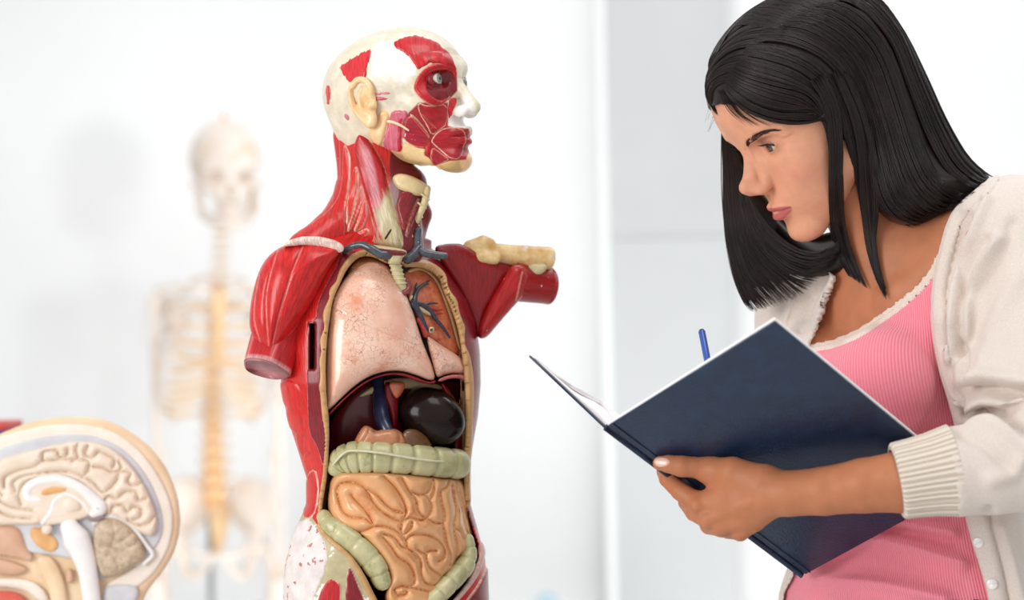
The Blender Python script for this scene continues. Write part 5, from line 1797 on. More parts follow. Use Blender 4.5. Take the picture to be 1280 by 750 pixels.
# loose front panel hanging from the near shoulder
CC(cs, [(1230, 300, -60), (1206, 400, -112), (1214, 520, -112), (1238, 650, -104), (1262, 780, -92)], [34, 32, 34, 36, 38], 26)
OPEN = chaikin([(1252, 200), (1226, 232), (1200, 252), (1184, 273), (1172, 318), (1164, 357), (1163, 409), (1172, 461), (1186, 505), (1200, 560), (1205, 630), (1220, 690), (1242, 770), (1250, 860), (960, 860), (978, 745), (996, 715), (1002, 600), (1004, 450), (1014, 428), (1024, 398), (1036, 362), (1044, 346), (1034, 336), (1010, 330), (985, 320), (980, 180), (1150, 120)], 1)
od = (-poly_sd(GU[::2, ::2, ::2], GV[::2, ::2, ::2], OPEN)).astype(np.float32)
od = od.repeat(2, 0).repeat(2, 1).repeat(2, 2)[:GU.shape[0], :GU.shape[1], :GU.shape[2]]
nearb = np.abs(od) < 8
od[nearb] = -poly_sd(GU[nearb], GV[nearb], OPEN)
ctr = WS(1150, 470, 40)
fw = ((gx - ctr[0]) * Fwd0[0] + (gy - ctr[1]) * Fwd0[1]) / wsx
cut = np.maximum(od, -fw - 10 - np.where(GV < 330, 70, 0)) * wsx
cs.f = np.maximum(cs.f, -cut).astype(np.float32)
sl2 = body_field(0.); sl2.f = np.full_like(BASE.f, 1e3)
ARMP = [(1272, 292, -84), (1292, 360, -112), (1302, 440, -150), (1316, 520, -196), (1336, 568, -226), (1290, 576, -240), (1240, 583, -240), (1190, 590, -240), (1120, 600, -238)]
CC(sl2, ARMP, [66, 68, 68, 66, 60, 57, 54, 50, 46])
CC(sl2, [(1228, 470, -160), (1290, 474, -190)], [34, 60], 14)
cuffn = nrm(WS(1180, 592, -240) - WS(1124, 601, -238))
cp = WS(1184, 591, -240)
dpl = ((gx - cp[0]) * cuffn[0] + (gy - cp[1]) * cuffn[1] + (gz - cp[2]) * cuffn[2])
sl2.f = np.maximum(sl2.f, -dpl).astype(np.float32)
cs.put((slice(None),) * 3, sl2.f, 12 * wsx, False)
soft_clip(cs, ((.83 - gz)).astype(np.float32))
cv, cq = cs.mesh(4)
del od, cut, dpl, sl2, GU, GV
cv = disp_lines(cv, cq, WS, [
    ([(1206, 476), (1240, 470), (1290, 478)], 7, 8), ([(1204, 489), (1240, 486), (1290, 498)], 5, -7), ([(1202, 502), (1236, 497), (1290, 515)], 7, 8), ([(1206, 516), (1240, 514), (1290, 540)], 5, -6),
    ([(1212, 526), (1244, 532), (1285, 562)], 7, 5), ([(1200, 540), (1230, 556), (1262, 586)], 7, -3), ([(1240, 600), (1265, 590), (1290, 560)], 10, 3),
    ([(1208, 430), (1210, 380), (1224, 340), (1250, 300)], 7, 5), ([(1204, 440), (1200, 390), (1212, 345), (1236, 300)], 6, -4), ([(1190, 450), (1190, 390), (1200, 340), (1222, 280), (1236, 250)], 6, 4),
    ([(1182, 430), (1180, 370), (1192, 320), (1210, 270)], 5, -4), ([(1206, 350), (1218, 330), (1240, 300)], 8, 3), ([(1212, 366), (1232, 352), (1254, 318), (1266, 280)], 8, -3),
    ([(1226, 500), (1232, 440), (1250, 390), (1270, 350)], 12, 3), ([(1206, 500), (1202, 470), (1205, 430)], 5, -8),
    ([(1020, 420), (1032, 380), (1046, 345)], 5, 4), ([(1000, 410), (1014, 372), (1030, 345)], 5, -4), ([(986, 400), (998, 370), (1010, 352)], 6, 4), ([(1250, 660), (1262, 700), (1275, 750)], 9, 4), ([(1236, 640), (1252, 700), (1262, 750)], 6, -4)])
cu, cvv, cw = WS.inv(cv)
card = mesh_np('cardigan', cv, cq, person, M_knit, uv=np.stack([cu * wsx, cvv * wsx], 1))
# ribbed cuff
c_a, c_b = WS(1120, 601.5, -238), WS(1194, 588, -240)
path = [c_a + (c_b - c_a) * t for t in (0, .03, .08, .3, .6, .85, .95, 1)]
ra = np.array([40, 43, 43.6, 44.6, 47, 50.5, 52, 52.5]) * wsx
V, F, uv = tube_np(path, ra, 260, ra * .98, up=(0, 0, 1), caps=False, shape=lambda a: 1 + .016 * np.sin(a * 65))
V2, F2, uv2 = tube_np(path[::-1], ra[::-1] - .0030, 260, ra[::-1] * .98 - .0030, up=(0, 0, 1), caps=False)
rim = np.stack([np.arange(260), (np.arange(260) + 1) % 260], 1)
V_, F_ = join_np([(V, F), (V2, F2)])
o2 = len(V) + 7 * 260
# the inner wall runs backwards: its last ring lies at the cuff mouth
pair = []
inner_last = V_[o2:o2 + 260]
order = np.array([np.argmin(((inner_last - V_[i]) ** 2).sum(1)) for i in range(260)])
rimq = np.array([[i, (i + 1) % 260, o2 + order[(i + 1) % 260], o2 + order[i]] for i in range(260)])
mesh_np('cuff', V_, F_ + [rimq], card, M_cuff, uv=np.vstack([uv, uv2]))
# button band with its buttons
cb = BVHTree.FromPolygons(cv.tolist(), cq.tolist())
patch('button_band', WS, cv, cq, [(1203, 632), (1210, 630), (1232, 636), (1244, 676), (1264, 760), (1262, 840), (1238, 840), (1240, 762), (1219, 690), (1205, 648)], 2.4, card, M_knit, fib=72., soft=2.5, sink=3., maxw=-40)
patch('button_band', WS, cv, cq, [(1250, 205), (1226, 234), (1202, 254), (1186, 274), (1174, 318), (1166, 357), (1165, 409), (1174, 461), (1186, 500), (1198, 505), (1190, 461), (1184, 409), (1184, 357), (1192, 318), (1204, 276), (1220, 256), (1250, 232)], 2.6, card, M_knit, fib=88., soft=2.5, sink=3.)
M_btn = material('pearl_button', srgb(238, 232, 226), srgb(248, 244, 240), scale=60, rough=.2, coat=.5)
for (x, y) in ((1223, 678), (1240, 730)):
    o_ = Vector(cam.location); d_ = (Vector(P(x, y, 2.3)) - o_).normalized()
    hit = cb.ray_cast(o_, d_)
    if hit[0] is None: continue
    c = np.array(hit[0]) - np.array(d_) * .003; n_ = nrm(np.array(hit[1]) - np.array(d_) * 1.2)
    if n_ @ np.array(d_) > 0: n_ = -n_
    V, F, uv = tube_np([c - n_ * .002, c + n_ * .0012, c + n_ * .0018, c + n_ * .0015, c + n_ * .0010], np.array([6.2, 6.4, 5.6, 4.4, 4.0]) * wsx, 28)
    bt = mesh_np('button', V, F, card, M_btn)
    t_ = nrm(np.cross(n_, (0, 0, 1))); b_ = np.cross(n_, t_)
    for sx in (-1, 1):
        for sz in (-1, 1):
            h0 = c + n_ * .0007 + (t_ * sx + b_ * sz) * 1.4 * wsx
            V, F, uv = tube_np([h0, h0 + n_ * .0008], .7 * wsx, 8)
            mesh_np('button_hole', V, F, bt, material('button_hole', srgb(110, 90, 80), rough=.7))

# ---- trousers and shoes, below the picture
def legs():
    s = SDF((.20, 2.0, 0.05), (.78, 2.75, 1.02), .008)
    for x, y in ((1090, 70), (1190, -20)):
        a = WS(x, 800, y)
        b = np.array((a[0], a[1], .50)); c = np.array((a[0] + .01, a[1] + .03, .08))
        s.chain([a, b, c], [.10, .075, .055], k=.03)
    s.ell(WS(1138, 800, 30), np.array((160, 108, 110)) * wsx, R=RB0, k=.04)
    return s.mesh(2)


V, Q = legs()
mesh_np('trousers', V, Q, person, material('dark_denim', srgb(40, 46, 66), srgb(58, 66, 88), scale=300, rough=.8))
for x, y in ((1090, 70), (1190, -20)):
    a = WS(x, 800, y)
    s = SDF((a[0] - .2, a[1] - .22, -.01), (a[0] + .12, a[1] + .15, .14), .006)
    s.chain([(a[0] + .03, a[1] + .04, .045), (a[0] - .05, a[1] - .05, .04), (a[0] - .11, a[1] - .11, .03)], [.045, .042, .034], k=.01)
    s.chain([(a[0] + .01, a[1] + .03, .04), (a[0] + .01, a[1] + .03, .11)], [.045, .045], k=.02)
    s.f = np.maximum(s.f, .002 - s.grid()[2])
    V, Q = s.mesh(1)
    mesh_np('shoe', V, Q, person, material('shoe_leather', (.05, .04, .04), rough=.4))
# ------------------------------------------------------------------ her hair: a solid underneath, many strands over it
hair = empty('hair', WF((0, 0, 6)))
hair.parent = person
hair.matrix_parent_inverse = person.matrix_world.inverted()


def hair_cap():
    s = SDF((-13, -10.5, -9), (11, 10.5, 14), .2)
    s.ell((-1.0, 0, 3.3), (10.3, 8.3, 9.2))
    s.ell((2.2, 0, 4.4), (7.2, 7.3, 6.8), k=2.)
    s.ell((-4, 0, -3), (6.2, 7.0, 6.0), k=2.5)
    # the face stays free: cut along the hairline
    x, y, z = s.grid()
    front = np.maximum(np.maximum(2.6 - x, z - 6.3 + .055 * y * y), -9)           # forehead and face
    front = np.maximum(front, -(x - 2.6 - (z - 6.6) * .15))
    side = np.maximum(np.maximum(2.2 + 0 * z - x, z - 2.6), -20 + 0 * y)
    cut = np.minimum(front, side)
    s.f = np.maximum(s.f, -cut).astype(np.float32)
    return s.mesh(3)


cvv_, cqq_ = hair_cap()
capW = WF(cvv_)
mesh_np('hair_cap', capW, cqq_, hair, M_hair)
BACK = chaikin([(1010, 20), (1040, -12), (1075, -12), (1100, 0), (1120, 26), (1142, 62), (1160, 100), (1176, 138), (1194, 174), (1214, 200), (1244, 224), (1222, 240), (1196, 260), (1160, 279), (1128, 284), (1100, 270), (1084, 236), (1070, 200), (1052, 150), (1020, 100)], 2)
bkv, bkq = pillow_np(WS, BACK, lambda u, v: 0 + np.clip((u - 1120) * .0, 0, 60) - np.clip(v - 180, 0, 90) * .35, 78, 90, Tb=80, h=2.2, smooth=3)
bkW = WS(bkv[:, 0], bkv[:, 1], bkv[:, 2])
mesh_np('back_hair', bkW, bkq, hair, M_hair)
FAR = chaikin([(908, 150), (930, 186), (944, 230), (962, 250), (988, 280), (1012, 294), (1040, 290), (1066, 280), (1064, 330), (1040, 346), (1004, 346), (972, 340), (950, 322), (936, 296), (922, 262), (914, 228), (906, 190)], 2)
fav, faq = pillow_np(WS, FAR, lambda u, v: 62 + (v - 250) * .06 - np.clip(u - 970, 0, 90) * .62, 12, 12, Tb=16, h=2., smooth=2)
mesh_np('far_hair', WS(fav[:, 0], fav[:, 1], fav[:, 2]), faq, hair, M_hair)

allV, allF = join_np([(capW, cqq_), (bkW, bkq)])
bvA = BVHTree.FromPolygons(allV.tolist(), [list(f) for f in allF[0].tolist()])
skV, skF = join_np([(HWv, hq), (bv, bq), (cv, cq)])
bvS = BVHTree.FromPolygons(skV.tolist(), [list(f) for f in skF[0].tolist()])
camv = Vector(cam.location)


def depth_at(u, v):
    d = Vector(P(u, v, 2.3)) - camv; d.normalize()
    r = 1e9
    for b in (bvA, bvS):
        h_ = b.ray_cast(camv, d)
        if h_[0] is not None: r = min(r, h_[0][1])
    return None if r > 1e8 else (r - WS.D) / wsx


GUIDES = [
    [(906, 112), (914, 124), (932, 139), (956, 150), (984, 156), (1010, 154), (1028, 144), (1040, 132)],
    [(908, 100), (924, 114), (952, 128), (984, 136), (1012, 134), (1032, 140), (1040, 170), (1042, 210)],
    [(914, 86), (938, 96), (976, 106), (1012, 116), (1034, 150), (1041, 200), (1044, 262), (1062, 340)],
    [(924, 70), (956, 76), (1000, 92), (1034, 126), (1048, 176), (1052, 230), (1054, 290), (1076, 352)],
    [(926, 68), (958, 74), (1002, 90), (1038, 124), (1058, 176), (1072, 230), (1082, 290), (1090, 330)],
    [(936, 54), (978, 58), (1026, 82), (1056, 128), (1070, 190), (1080, 250), (1092, 316), (1104, 366)],
    [(939, 51), (984, 54), (1034, 77), (1066, 126), (1084, 190), (1097, 244), (1112, 270), (1138, 284)],
    [(952, 38), (1000, 40), (1050, 72), (1082, 130), (1098, 196), (1110, 246), (1132, 272), (1160, 276)],
    [(972, 20), (1026, 24), (1078, 64), (1106, 130), (1124, 190), (1144, 238), (1172, 262), (1196, 258)],
    [(994, 4), (1054, 6), (1104, 50), (1130, 116), (1150, 176), (1174, 222), (1204, 242), (1224, 238)],
    [(1016, -8), (1078, -8), (1122, 36), (1148, 96), (1172, 152), (1198, 200), (1226, 224), (1243, 226)],
    [(1034, -14), (1092, -8), (1128, 36), (1156, 90), (1180, 144), (1206, 190), (1230, 214), (1248, 224)]]
GUIDES = [catmull(g, 5) for g in GUIDES]
NPT = len(GUIDES[0])
GG = np.array(GUIDES)


def sample_guides(GG, x):
    i = min(int(x), len(GG) - 2); f = x - i
    return GG[i] * (1 - f) + GG[i + 1] * f


def smooth1(a, n=2):
    for _ in range(n):
        a = np.concatenate([a[:1], (a[:-2] + 2 * a[1:-1] + a[2:]) / 4, a[-1:]])
    return a


# depth of every guide sample, on a fine family of lines
FAM = np.linspace(0, len(GG) - 1.001, 90)
DEP = []
for x in FAM:
    g = sample_guides(GG, x)
    w = [depth_at(a, b) for a, b in g]
    last = next((q for q in w if q is not None), -60.)
    for i in range(len(w)):
        if w[i] is None: w[i] = last
        last = w[i]
    w = np.array(w, float)
    w = smooth1(np.minimum.accumulate(w[::-1])[::-1] * 0 + w, 6)
    DEP.append(w)
DEP = np.array(DEP)
for _ in range(3):
    DEP[1:-1] = (DEP[:-2] + 2 * DEP[1:-1] + DEP[2:]) / 4


def make_strands(n, GG, depf, jit, lift, rad, clump=0, lo=0., hi=None, tipfade=.35, gap=None):
    hi = hi if hi is not None else len(GG) - 1.001
    out, rr = [], []
    cl = np.sort(RNG.uniform(lo, hi, clump)) if clump else None
    for i in range(n):
        x = RNG.uniform(lo, hi)
        for g0 in (gap or ()):
            if g0[0] < x < g0[1]: x = g0[0] - RNG.random() * .4 if RNG.random() < .4 else g0[1] + RNG.random() * .8
        t0 = RNG.uniform(0, .06); t1 = 1 - RNG.random() ** 3 * tipfade
        xs = np.full(GG.shape[1], x)
        if clump:
            c = cl[np.argmin(abs(cl - x))]
            if any((c - g0[0] - .5) * (x - g0[0] - .5) < 0 for g0 in (gap or ())): c = x
            xs = x + (c - x) * np.linspace(.12, .62, GG.shape[1])
        g = np.array([sample_guides(GG, np.clip(a, 0, len(GG) - 1.001))[k_] for k_, a in enumerate(xs)])
        w = np.array([depf(a)[k_] for k_, a in enumerate(xs)])
        ph = RNG.uniform(0, 6.28); am = RNG.normal(0, jit)
        tt = np.linspace(0, 1, len(g))
        off = am * (tt ** .7) + RNG.normal(0, jit * .3) * np.sin(tt * 7 + ph)
        g = g + np.stack([off, off * .3], 1)
        w = w - lift - RNG.uniform(0, 3.5)
        q = np.linspace(t0, t1, 20) * (len(g) - 1)
        i0 = np.minimum(q.astype(int), len(g) - 2); f = (q - i0)[:, None]
        p = np.concatenate([g, w[:, None]], 1)
        p = p[i0] * (1 - f) + p[i0 + 1] * f
        out.append(WS(p[:, 0], p[:, 1], p[:, 2]))
        rr.append(rad * wsx * RNG.uniform(.6, 1.2) * np.interp(np.linspace(0, 1, 20), [0, .1, .75, 1], [.7, 1, 1, .15]))
    return np.array(out), np.array(rr)


def depf(x):
    q = x / (len(GG) - 1.001) * (len(FAM) - 1)
    i = min(int(q), len(FAM) - 2); f = q - i
    return DEP[i] * (1 - f) + DEP[i + 1] * f


S, R_ = make_strands(2600, GG, depf, 1.6, 2.0, .55, clump=60, gap=((3.02, 3.98), (5.02, 5.98)))
S2, R2 = make_strands(1000, GG, depf, 1.3, 4.5, .55, clump=16, hi=2.6)
# from the parting to the far side
GF = np.array([catmull(g, 7) for g in (
    [(918, 104), (902, 104), (891, 112), (890, 128), (898, 146)], [(928, 86), (904, 90), (889, 102), (884, 118), (892, 138)], [(942, 68), (912, 74), (893, 88), (883, 106), (886, 126)],
    [(960, 48), (924, 54), (901, 70), (886, 92), (883, 112)], [(982, 28), (942, 32), (913, 48), (893, 72), (883, 98)], [(1008, 8), (962, 12), (929, 28), (903, 54), (886, 84)], [(1040, -10), (984, -10), (946, 6), (914, 33), (892, 66)])])
DF = np.array([[depth_at(a, b) if depth_at(a, b) is not None else np.nan for a, b in g] for g in GF])
for row in DF:
    bad = np.isnan(row)
    if bad.any() and not bad.all(): row[bad] = np.interp(np.flatnonzero(bad), np.flatnonzero(~bad), row[~bad])
DF = np.array([smooth1(row, 4) for row in np.nan_to_num(DF, nan=40.)])
S3, R3 = make_strands(900, GF, lambda x: DF[min(int(x), 5)] * (1 - (x - min(int(x), 5))) + DF[min(int(x), 5) + 1] * (x - min(int(x), 5)), 1.0, 1.5, .55, clump=26)
S = np.concatenate([S, S2, S3]); R_ = np.concatenate([R_, R2, R3])
V, F = strands(S, R_, 4)
tag(mesh_np('long_strands', V, F, hair, M_hair), kind='stuff')
# lock in front of the cheek and the one by the neck
LOCK = np.array([catmull(g, 5) for g in (
    [(1012, 100), (1030, 130), (1036, 170), (1036, 230), (1038, 285), (1044, 316), (1060, 344)],
    [(1024, 96), (1040, 130), (1046, 175), (1047, 232), (1050, 290), (1058, 322), (1072, 352)],
    [(1030, 90), (1048, 130), (1054, 180), (1053, 236), (1058, 290), (1072, 330), (1086, 362)])])
LOCK2 = np.array([catmull(g, 5) for g in (
    [(1040, 90), (1060, 140), (1070, 190), (1074, 250), (1080, 305), (1090, 340), (1100, 366)],
    [(1050, 90), (1072, 140), (1084, 190), (1088, 250), (1094, 305), (1100, 340), (1108, 360)],
    [(1060, 90), (1084, 150), (1096, 200), (1098, 250), (1092, 310), (1096, 345), (1106, 374)])])


def lock_dep(GL, lift):
    D = []
    for g in GL:
        w = [depth_at(a, b) for a, b in g]
        last = next((q for q in w if q is not None), -60.)
        for i in range(len(w)):
            if w[i] is None: w[i] = last
            last = w[i]
        D.append(smooth1(np.array(w, float), 8) - lift)
    D = np.array(D)
    return lambda x: D[min(int(x), len(D) - 2)] * (1 - (x - min(int(x), len(D) - 2))) + D[min(int(x), len(D) - 2) + 1] * (x - min(int(x), len(D) - 2))


for GL, n_ in ((LOCK, 420), (LOCK2, 460)):
    S, R_ = make_strands(n_, GL, lock_dep(GL, 5), 1.1, 2.0, .66, clump=9, hi=1.99, tipfade=.25)
    V, F = strands(S, R_, 4)
    tag(mesh_np('front_lock', V, F, hair, M_hair), kind='stuff')
# hair on the far side of the face: hangs left of the profile and under the chin
FG = np.array([catmull(g, 5) for g in (
    [(902, 150), (904, 190), (905, 240), (908, 290), (916, 340), (928, 374), (938, 390)],
    [(906, 160), (910, 200), (913, 250), (918, 300), (930, 345), (944, 366), (960, 384)],
    [(912, 176), (920, 210), (924, 250), (932, 296), (952, 330), (976, 352), (996, 372)],
    [(924, 196), (930, 225), (936, 262), (952, 300), (978, 326), (1006, 340), (1034, 336)],
    [(930, 230), (940, 252), (956, 276), (980, 300), (1008, 314), (1036, 312), (1056, 296)])])
FWd = np.array([[48, 56, 62, 64, 62, 60, 58], [50, 58, 62, 62, 60, 58, 56], [52, 60, 62, 60, 56, 52, 50], [56, 60, 58, 50, 40, 28, 16], [58, 56, 50, 40, 26, 12, 2]], float)
FWd = np.array([np.interp(np.linspace(0, 6, FG.shape[1]), np.arange(7), r) for r in FWd])
S, R_ = make_strands(1500, FG, lambda x: FWd[min(int(x), 3)] * (1 - (x - min(int(x), 3))) + FWd[min(int(x), 3) + 1] * (x - min(int(x), 3)), 2.2, 13.0, .58, clump=70, tipfade=.5)
V, F = strands(S, R_, 4)
tag(mesh_np('far_strands', V, F, hair, M_hair), kind='stuff')
# flyaway hairs and the thin wisps over the forehead
fl = []
for i in range(30):
    t = np.linspace(0, 1, 20)
    if i < 16:
        u0, v0, sg = RNG.uniform(886, 910), RNG.uniform(70, 150), -1
    else:
        k_ = RNG.uniform(.25, .85); g = GUIDES[-2]; q = g[int(k_ * (len(g) - 1))]; u0, v0, sg = q[0] - 3, q[1], 1
    L_ = RNG.uniform(14, 36)
    a = RNG.uniform(.5, 1.5)
    fl.append(WS(u0 + sg * L_ * t * math.cos(a) * .6, v0 + L_ * t * math.sin(a) + 8 * t * t, (30 if i < 16 else 10) + 0 * t))
V, F = strands(np.array(fl), np.full((30, 20), .16 * wsx), 3)
tag(mesh_np('flyaway_hairs', V, F, hair, M_hair), kind='stuff')
WG = np.array([catmull(g, 6) for g in ([(897, 112), (904, 126), (916, 142), (934, 158)], [(906, 110), (920, 128), (942, 146), (968, 158)], [(916, 108), (940, 126), (966, 142), (1000, 154)])])
S, R_ = make_strands(90, WG, lock_dep(WG, 1.5), 2.2, 1.0, .26, hi=1.99, tipfade=.6)
V, F = strands(S, R_, 3)
tag(mesh_np('forehead_wisps', V, F, hair, M_hair), kind='stuff')
# strands over the far side of the head, from the parting down (in head units, on the cap)
cb_ = BVHTree.FromPolygons(cvv_.tolist(), cqq_.tolist())
lines_, rad_ = [], []
for i in range(1300):
    a0 = RNG.uniform(-7.5, 8.2) if i < 900 else RNG.uniform(-8, 3.5)
    sd_ = 1 if i < 900 else -1
    pts = []
    b_end = RNG.uniform(-4.5, -1.0)
    for t in np.linspace(0, 1, 20):
        th = t * (1.9 if sd_ > 0 else .75)
        q = np.array((a0 - .8 * t - 1.2 * t * t, .3 - sd_ * 10.5 * math.sin(th), 3.5 + 11 * math.cos(th)))
        loc, n, _, _ = cb_.find_nearest(Vector(q))
        loc = np.array(loc); n = np.array(n)
        pts.append(loc + nrm(q - np.array((a0 * .3, 0, 3.0))) * RNG.uniform(.10, .30) * .6 + nrm(q - np.array((a0 * .3, 0, 3.0))) * .12)
    pts = np.array(pts)
    for _ in range(2): pts[1:-1] = (pts[:-2] + 2 * pts[1:-1] + pts[2:]) / 4
    lines_.append(WF(pts)); rad_.append(.60 * wsx * np.interp(np.linspace(0, 1, 20), [0, .1, .8, 1], [.6, 1, 1, .3]))
V, F = strands(np.array(lines_), np.array(rad_), 4)
tag(mesh_np('side_strands', V, F, hair, M_hair), kind='stuff')
# ------------------------------------------------------------------ teaching skeleton far behind
SS = Space(4.6)
ss = SS.s
base_sk = P(270, 375, 4.6) * np.array((1, 1, 0))
sk = empty('skeleton', base_sk, 'pale human skeleton model on a steel stand far behind the torso', 'skeleton model')
M_bone = material('pale_bone', srgb(222, 208, 196), srgb(236, 226, 216), scale=14, rough=.6, dirt=(srgb(222, 190, 152), 16, .56))
M_tanb = material('tan_bone', srgb(222, 180, 130), srgb(234, 204, 162), scale=20, rough=.5)
M_disc = material('disc_orange', srgb(222, 150, 84), srgb(236, 174, 110), scale=30, rough=.45)
M_steel = material('steel', (.42, .43, .44), rough=.3, metal=.9)


def skull():
    s = SDF((-11, -9, -12), (11, 9, 12.5), .24)
    s.ell((-.8, 0, 4.0), (9.0, 7.2, 7.9))
    s.ell((3.2, 0, .2), (5.2, 5.6, 4.2), k=2.)
    s.ell((5.4, 0, -3.4), (2.9, 3.6, 3.0), k=1.4)
    for q in (-1, 1):
        s.chain([(6.6, q * 4.2, -1.8), (4.2, q * 6.2, -2.0), (0, q * 6.9, -1.2)], [.95, .75, .6], k=.5)
        s.chain([(7.6, q * 1.2, 1.6), (6.9, q * 3.6, 1.8), (5.6, q * 5.2, .6)], [.8, .8, .7], k=.8)
        s.ell((7.2, q * 3.1, -.2), (2.4, 1.75, 1.55), k=.5, sub=True)
        s.ell((3.0, q * 6.6, .8), (3.0, 1.5, 2.2), k=1.0, sub=True)
    s.cap((8.0, 0, 1.4), (8.4, 0, -.6), .7, .6, k=.5)
    s.ell((7.8, 0, -3.0), (1.7, 1.0, 1.5), k=.3, sub=True)
    return s.mesh(1)


SKF = Frame(SS(282, 222, 0), (.26, -1, -.02), (0, 0, 1), 6.1 * ss)
V, Q = skull()
sko = mesh_np('skull', SKF(V), Q, sk, M_bone)


def jaw():
    s = SDF((-3, -8, -14), (11, 8, 1), .22)
    for q in (-1, 1):
        s.chain([(.6, q * 5.6, -2.6), (1.4, q * 5.2, -7.2), (5.0, q * 3.6, -9.0), (7.6, q * 1.2, -9.8), (7.8, 0, -9.9)], [.8, 1.0, 1.0, 1.1, 1.1], k=.4)
    return s.mesh(1)


V, Q = jaw()
jo = mesh_np('jaw_bone', SKF(V), Q, sk, M_bone)
for row, z, n in ((0, -6.3, 12), (1, -8.0, 12)):
    for i in range(n):
        a = (i - (n - 1) / 2) / (n / 2) * 1.15
        c = np.array((4.2 + 4.0 * math.cos(a), 3.1 * math.sin(a), z))
        V, F, uv = tube_np([SKF(c + (0, 0, .85)), SKF(c), SKF(c - (0, 0, .85))], np.array([.34, .42, .34]) * 6.1 * ss, 8)
        mesh_np('tooth', V, F, sko if row == 0 else jo, M_bone)
tube('skull_hook', [SKF((-.6, 0, 11.6)), SKF((-.6, 0, 12.6))], .5 * 6.1 * ss, sk, M_disc, 10)

# vertebrae: one mesh, copied
def vertebra_mesh():
    s = SDF((-2.6, -2.4, -1.2), (2.6, 4.6, 1.2), .16)
    s.ell((0, 0, .0), (1.55, 1.15, 1.5))
    x, y, z = s.grid()
    s.f = np.maximum(s.f, np.abs(z) - .62).astype(np.float32)
    s.ell((0, 0, 0), (1.25, .95, .8), k=.3)
    for q in (-1, 1):
        s.cap((q * .6, 1.0, 0), (q * 2.2, 1.9, .2), .42, .35, k=.4)
    s.cap((0, 1.4, 0), (0, 3.6, -.7), .45, .35, k=.4)
    V, Q = s.mesh(1)
    return V, Q


vV, vQ = vertebra_mesh()
spine = catmull([(276, 276, 30), (274, 330, 26), (270, 380, 44), (267, 440, 56), (266, 500, 46), (266, 560, 30), (268, 610, 34), (270, 640, 46)], 12)
sl = np.concatenate([[0], np.cumsum(np.linalg.norm(np.diff(spine, axis=0), axis=1))])
me_v = None
NVT = 24
for i in range(NVT):
    t = (i + .5) / NVT
    t = t ** 1.18
    p = np.array([np.interp(t * sl[-1], sl, spine[:, k_]) for k_ in range(3)])
    size = np.interp(i, [0, 7, 18, 23], [5.0, 5.6, 8.0, 10.0]) * ss
    if me_v is None:
        o = mesh_np('vertebra', vV, vQ, sk, M_tanb); me_v = o.data
    else:
        o = bpy.data.objects.new('vertebra', me_v); COL.objects.link(o); o.parent = sk; o.matrix_parent_inverse = sk.matrix_world.inverted()
    o.matrix_world = Matrix.LocRotScale(Vector(SS(*p)), None, Vector((size, size, size * np.interp(i, [0, 7, 18, 23], [.62, .85, 1.05, 1.1]))))
    if i < NVT - 1 and i > 5:
        c = SS(*p) - np.array((0, 0, size * .95))
        V, F, uv = tube_np([c + np.array((0, 0, size * .3)), c - np.array((0, 0, size * .3))], np.array([1.4, 1.4]) * size, 16, np.array([1.05, 1.05]) * size, up=(1, 0, 0))
        mesh_np('disc', V, F, sk, M_disc)

# ribs
def sp_at(v):
    return np.array([np.interp(v, spine[:, 1], spine[:, 0]), np.interp(v, spine[:, 1], spine[:, 2])])


for i in range(12):
    v0 = 346 + i * 15.5
    cx, wz = sp_at(v0)
    half = [34, 50, 60, 66, 70, 73, 75, 75, 73, 68, 60, 50][i]
    dep = [40, 56, 66, 74, 80, 84, 86, 86, 84, 80, 60, 44][i]
    drop = [16, 24, 32, 38, 42, 46, 48, 46, 42, 38, 30, 24][i]
    for q in (-1, 1):
        pts = []
        end = [1.0, 1.0, 1.0, 1.0, 1.0, 1.0, 1.0, .97, .93, .88, .62, .52][i]
        for t in np.linspace(0.02, end, 18):
            a = t * math.pi
            x = cx + q * half * math.sin(a) ** .8 if t < 1 else cx
            w = wz - 4 + 14 * math.sin(min(a * 2.2, math.pi)) - dep * (1 - math.cos(a)) / 2
            v = v0 + drop * (1 - math.cos(a)) / 2
            if t > .8 and i < 10: v -= (t - .8) * 5 * 14 * (i > 4)
            pts.append(SS(max(x, cx + 6) if q > 0 else min(x, cx - 6), v, w))
        pts = np.array(pts)
        nb = 14 if i < 10 else 18
        rb = tube('rib', pts[:nb], 2.0 * ss, sk, M_bone, 8, 3.2 * ss, up=(0, 1, .2))
        if i < 10:
            tube('rib_cartilage', pts[nb - 1:], 1.9 * ss, rb, M_tanb, 8, 2.9 * ss, up=(0, 1, .2))
pillow('breastbone', SS, chaikin([(262, 366), (274, 362), (286, 366), (284, 384), (280, 400), (281, 430), (278, 452), (274, 462), (269, 452), (266, 430), (267, 400), (263, 384)], 2), -38, 4, 5, sk, M_tanb, h=1.6)
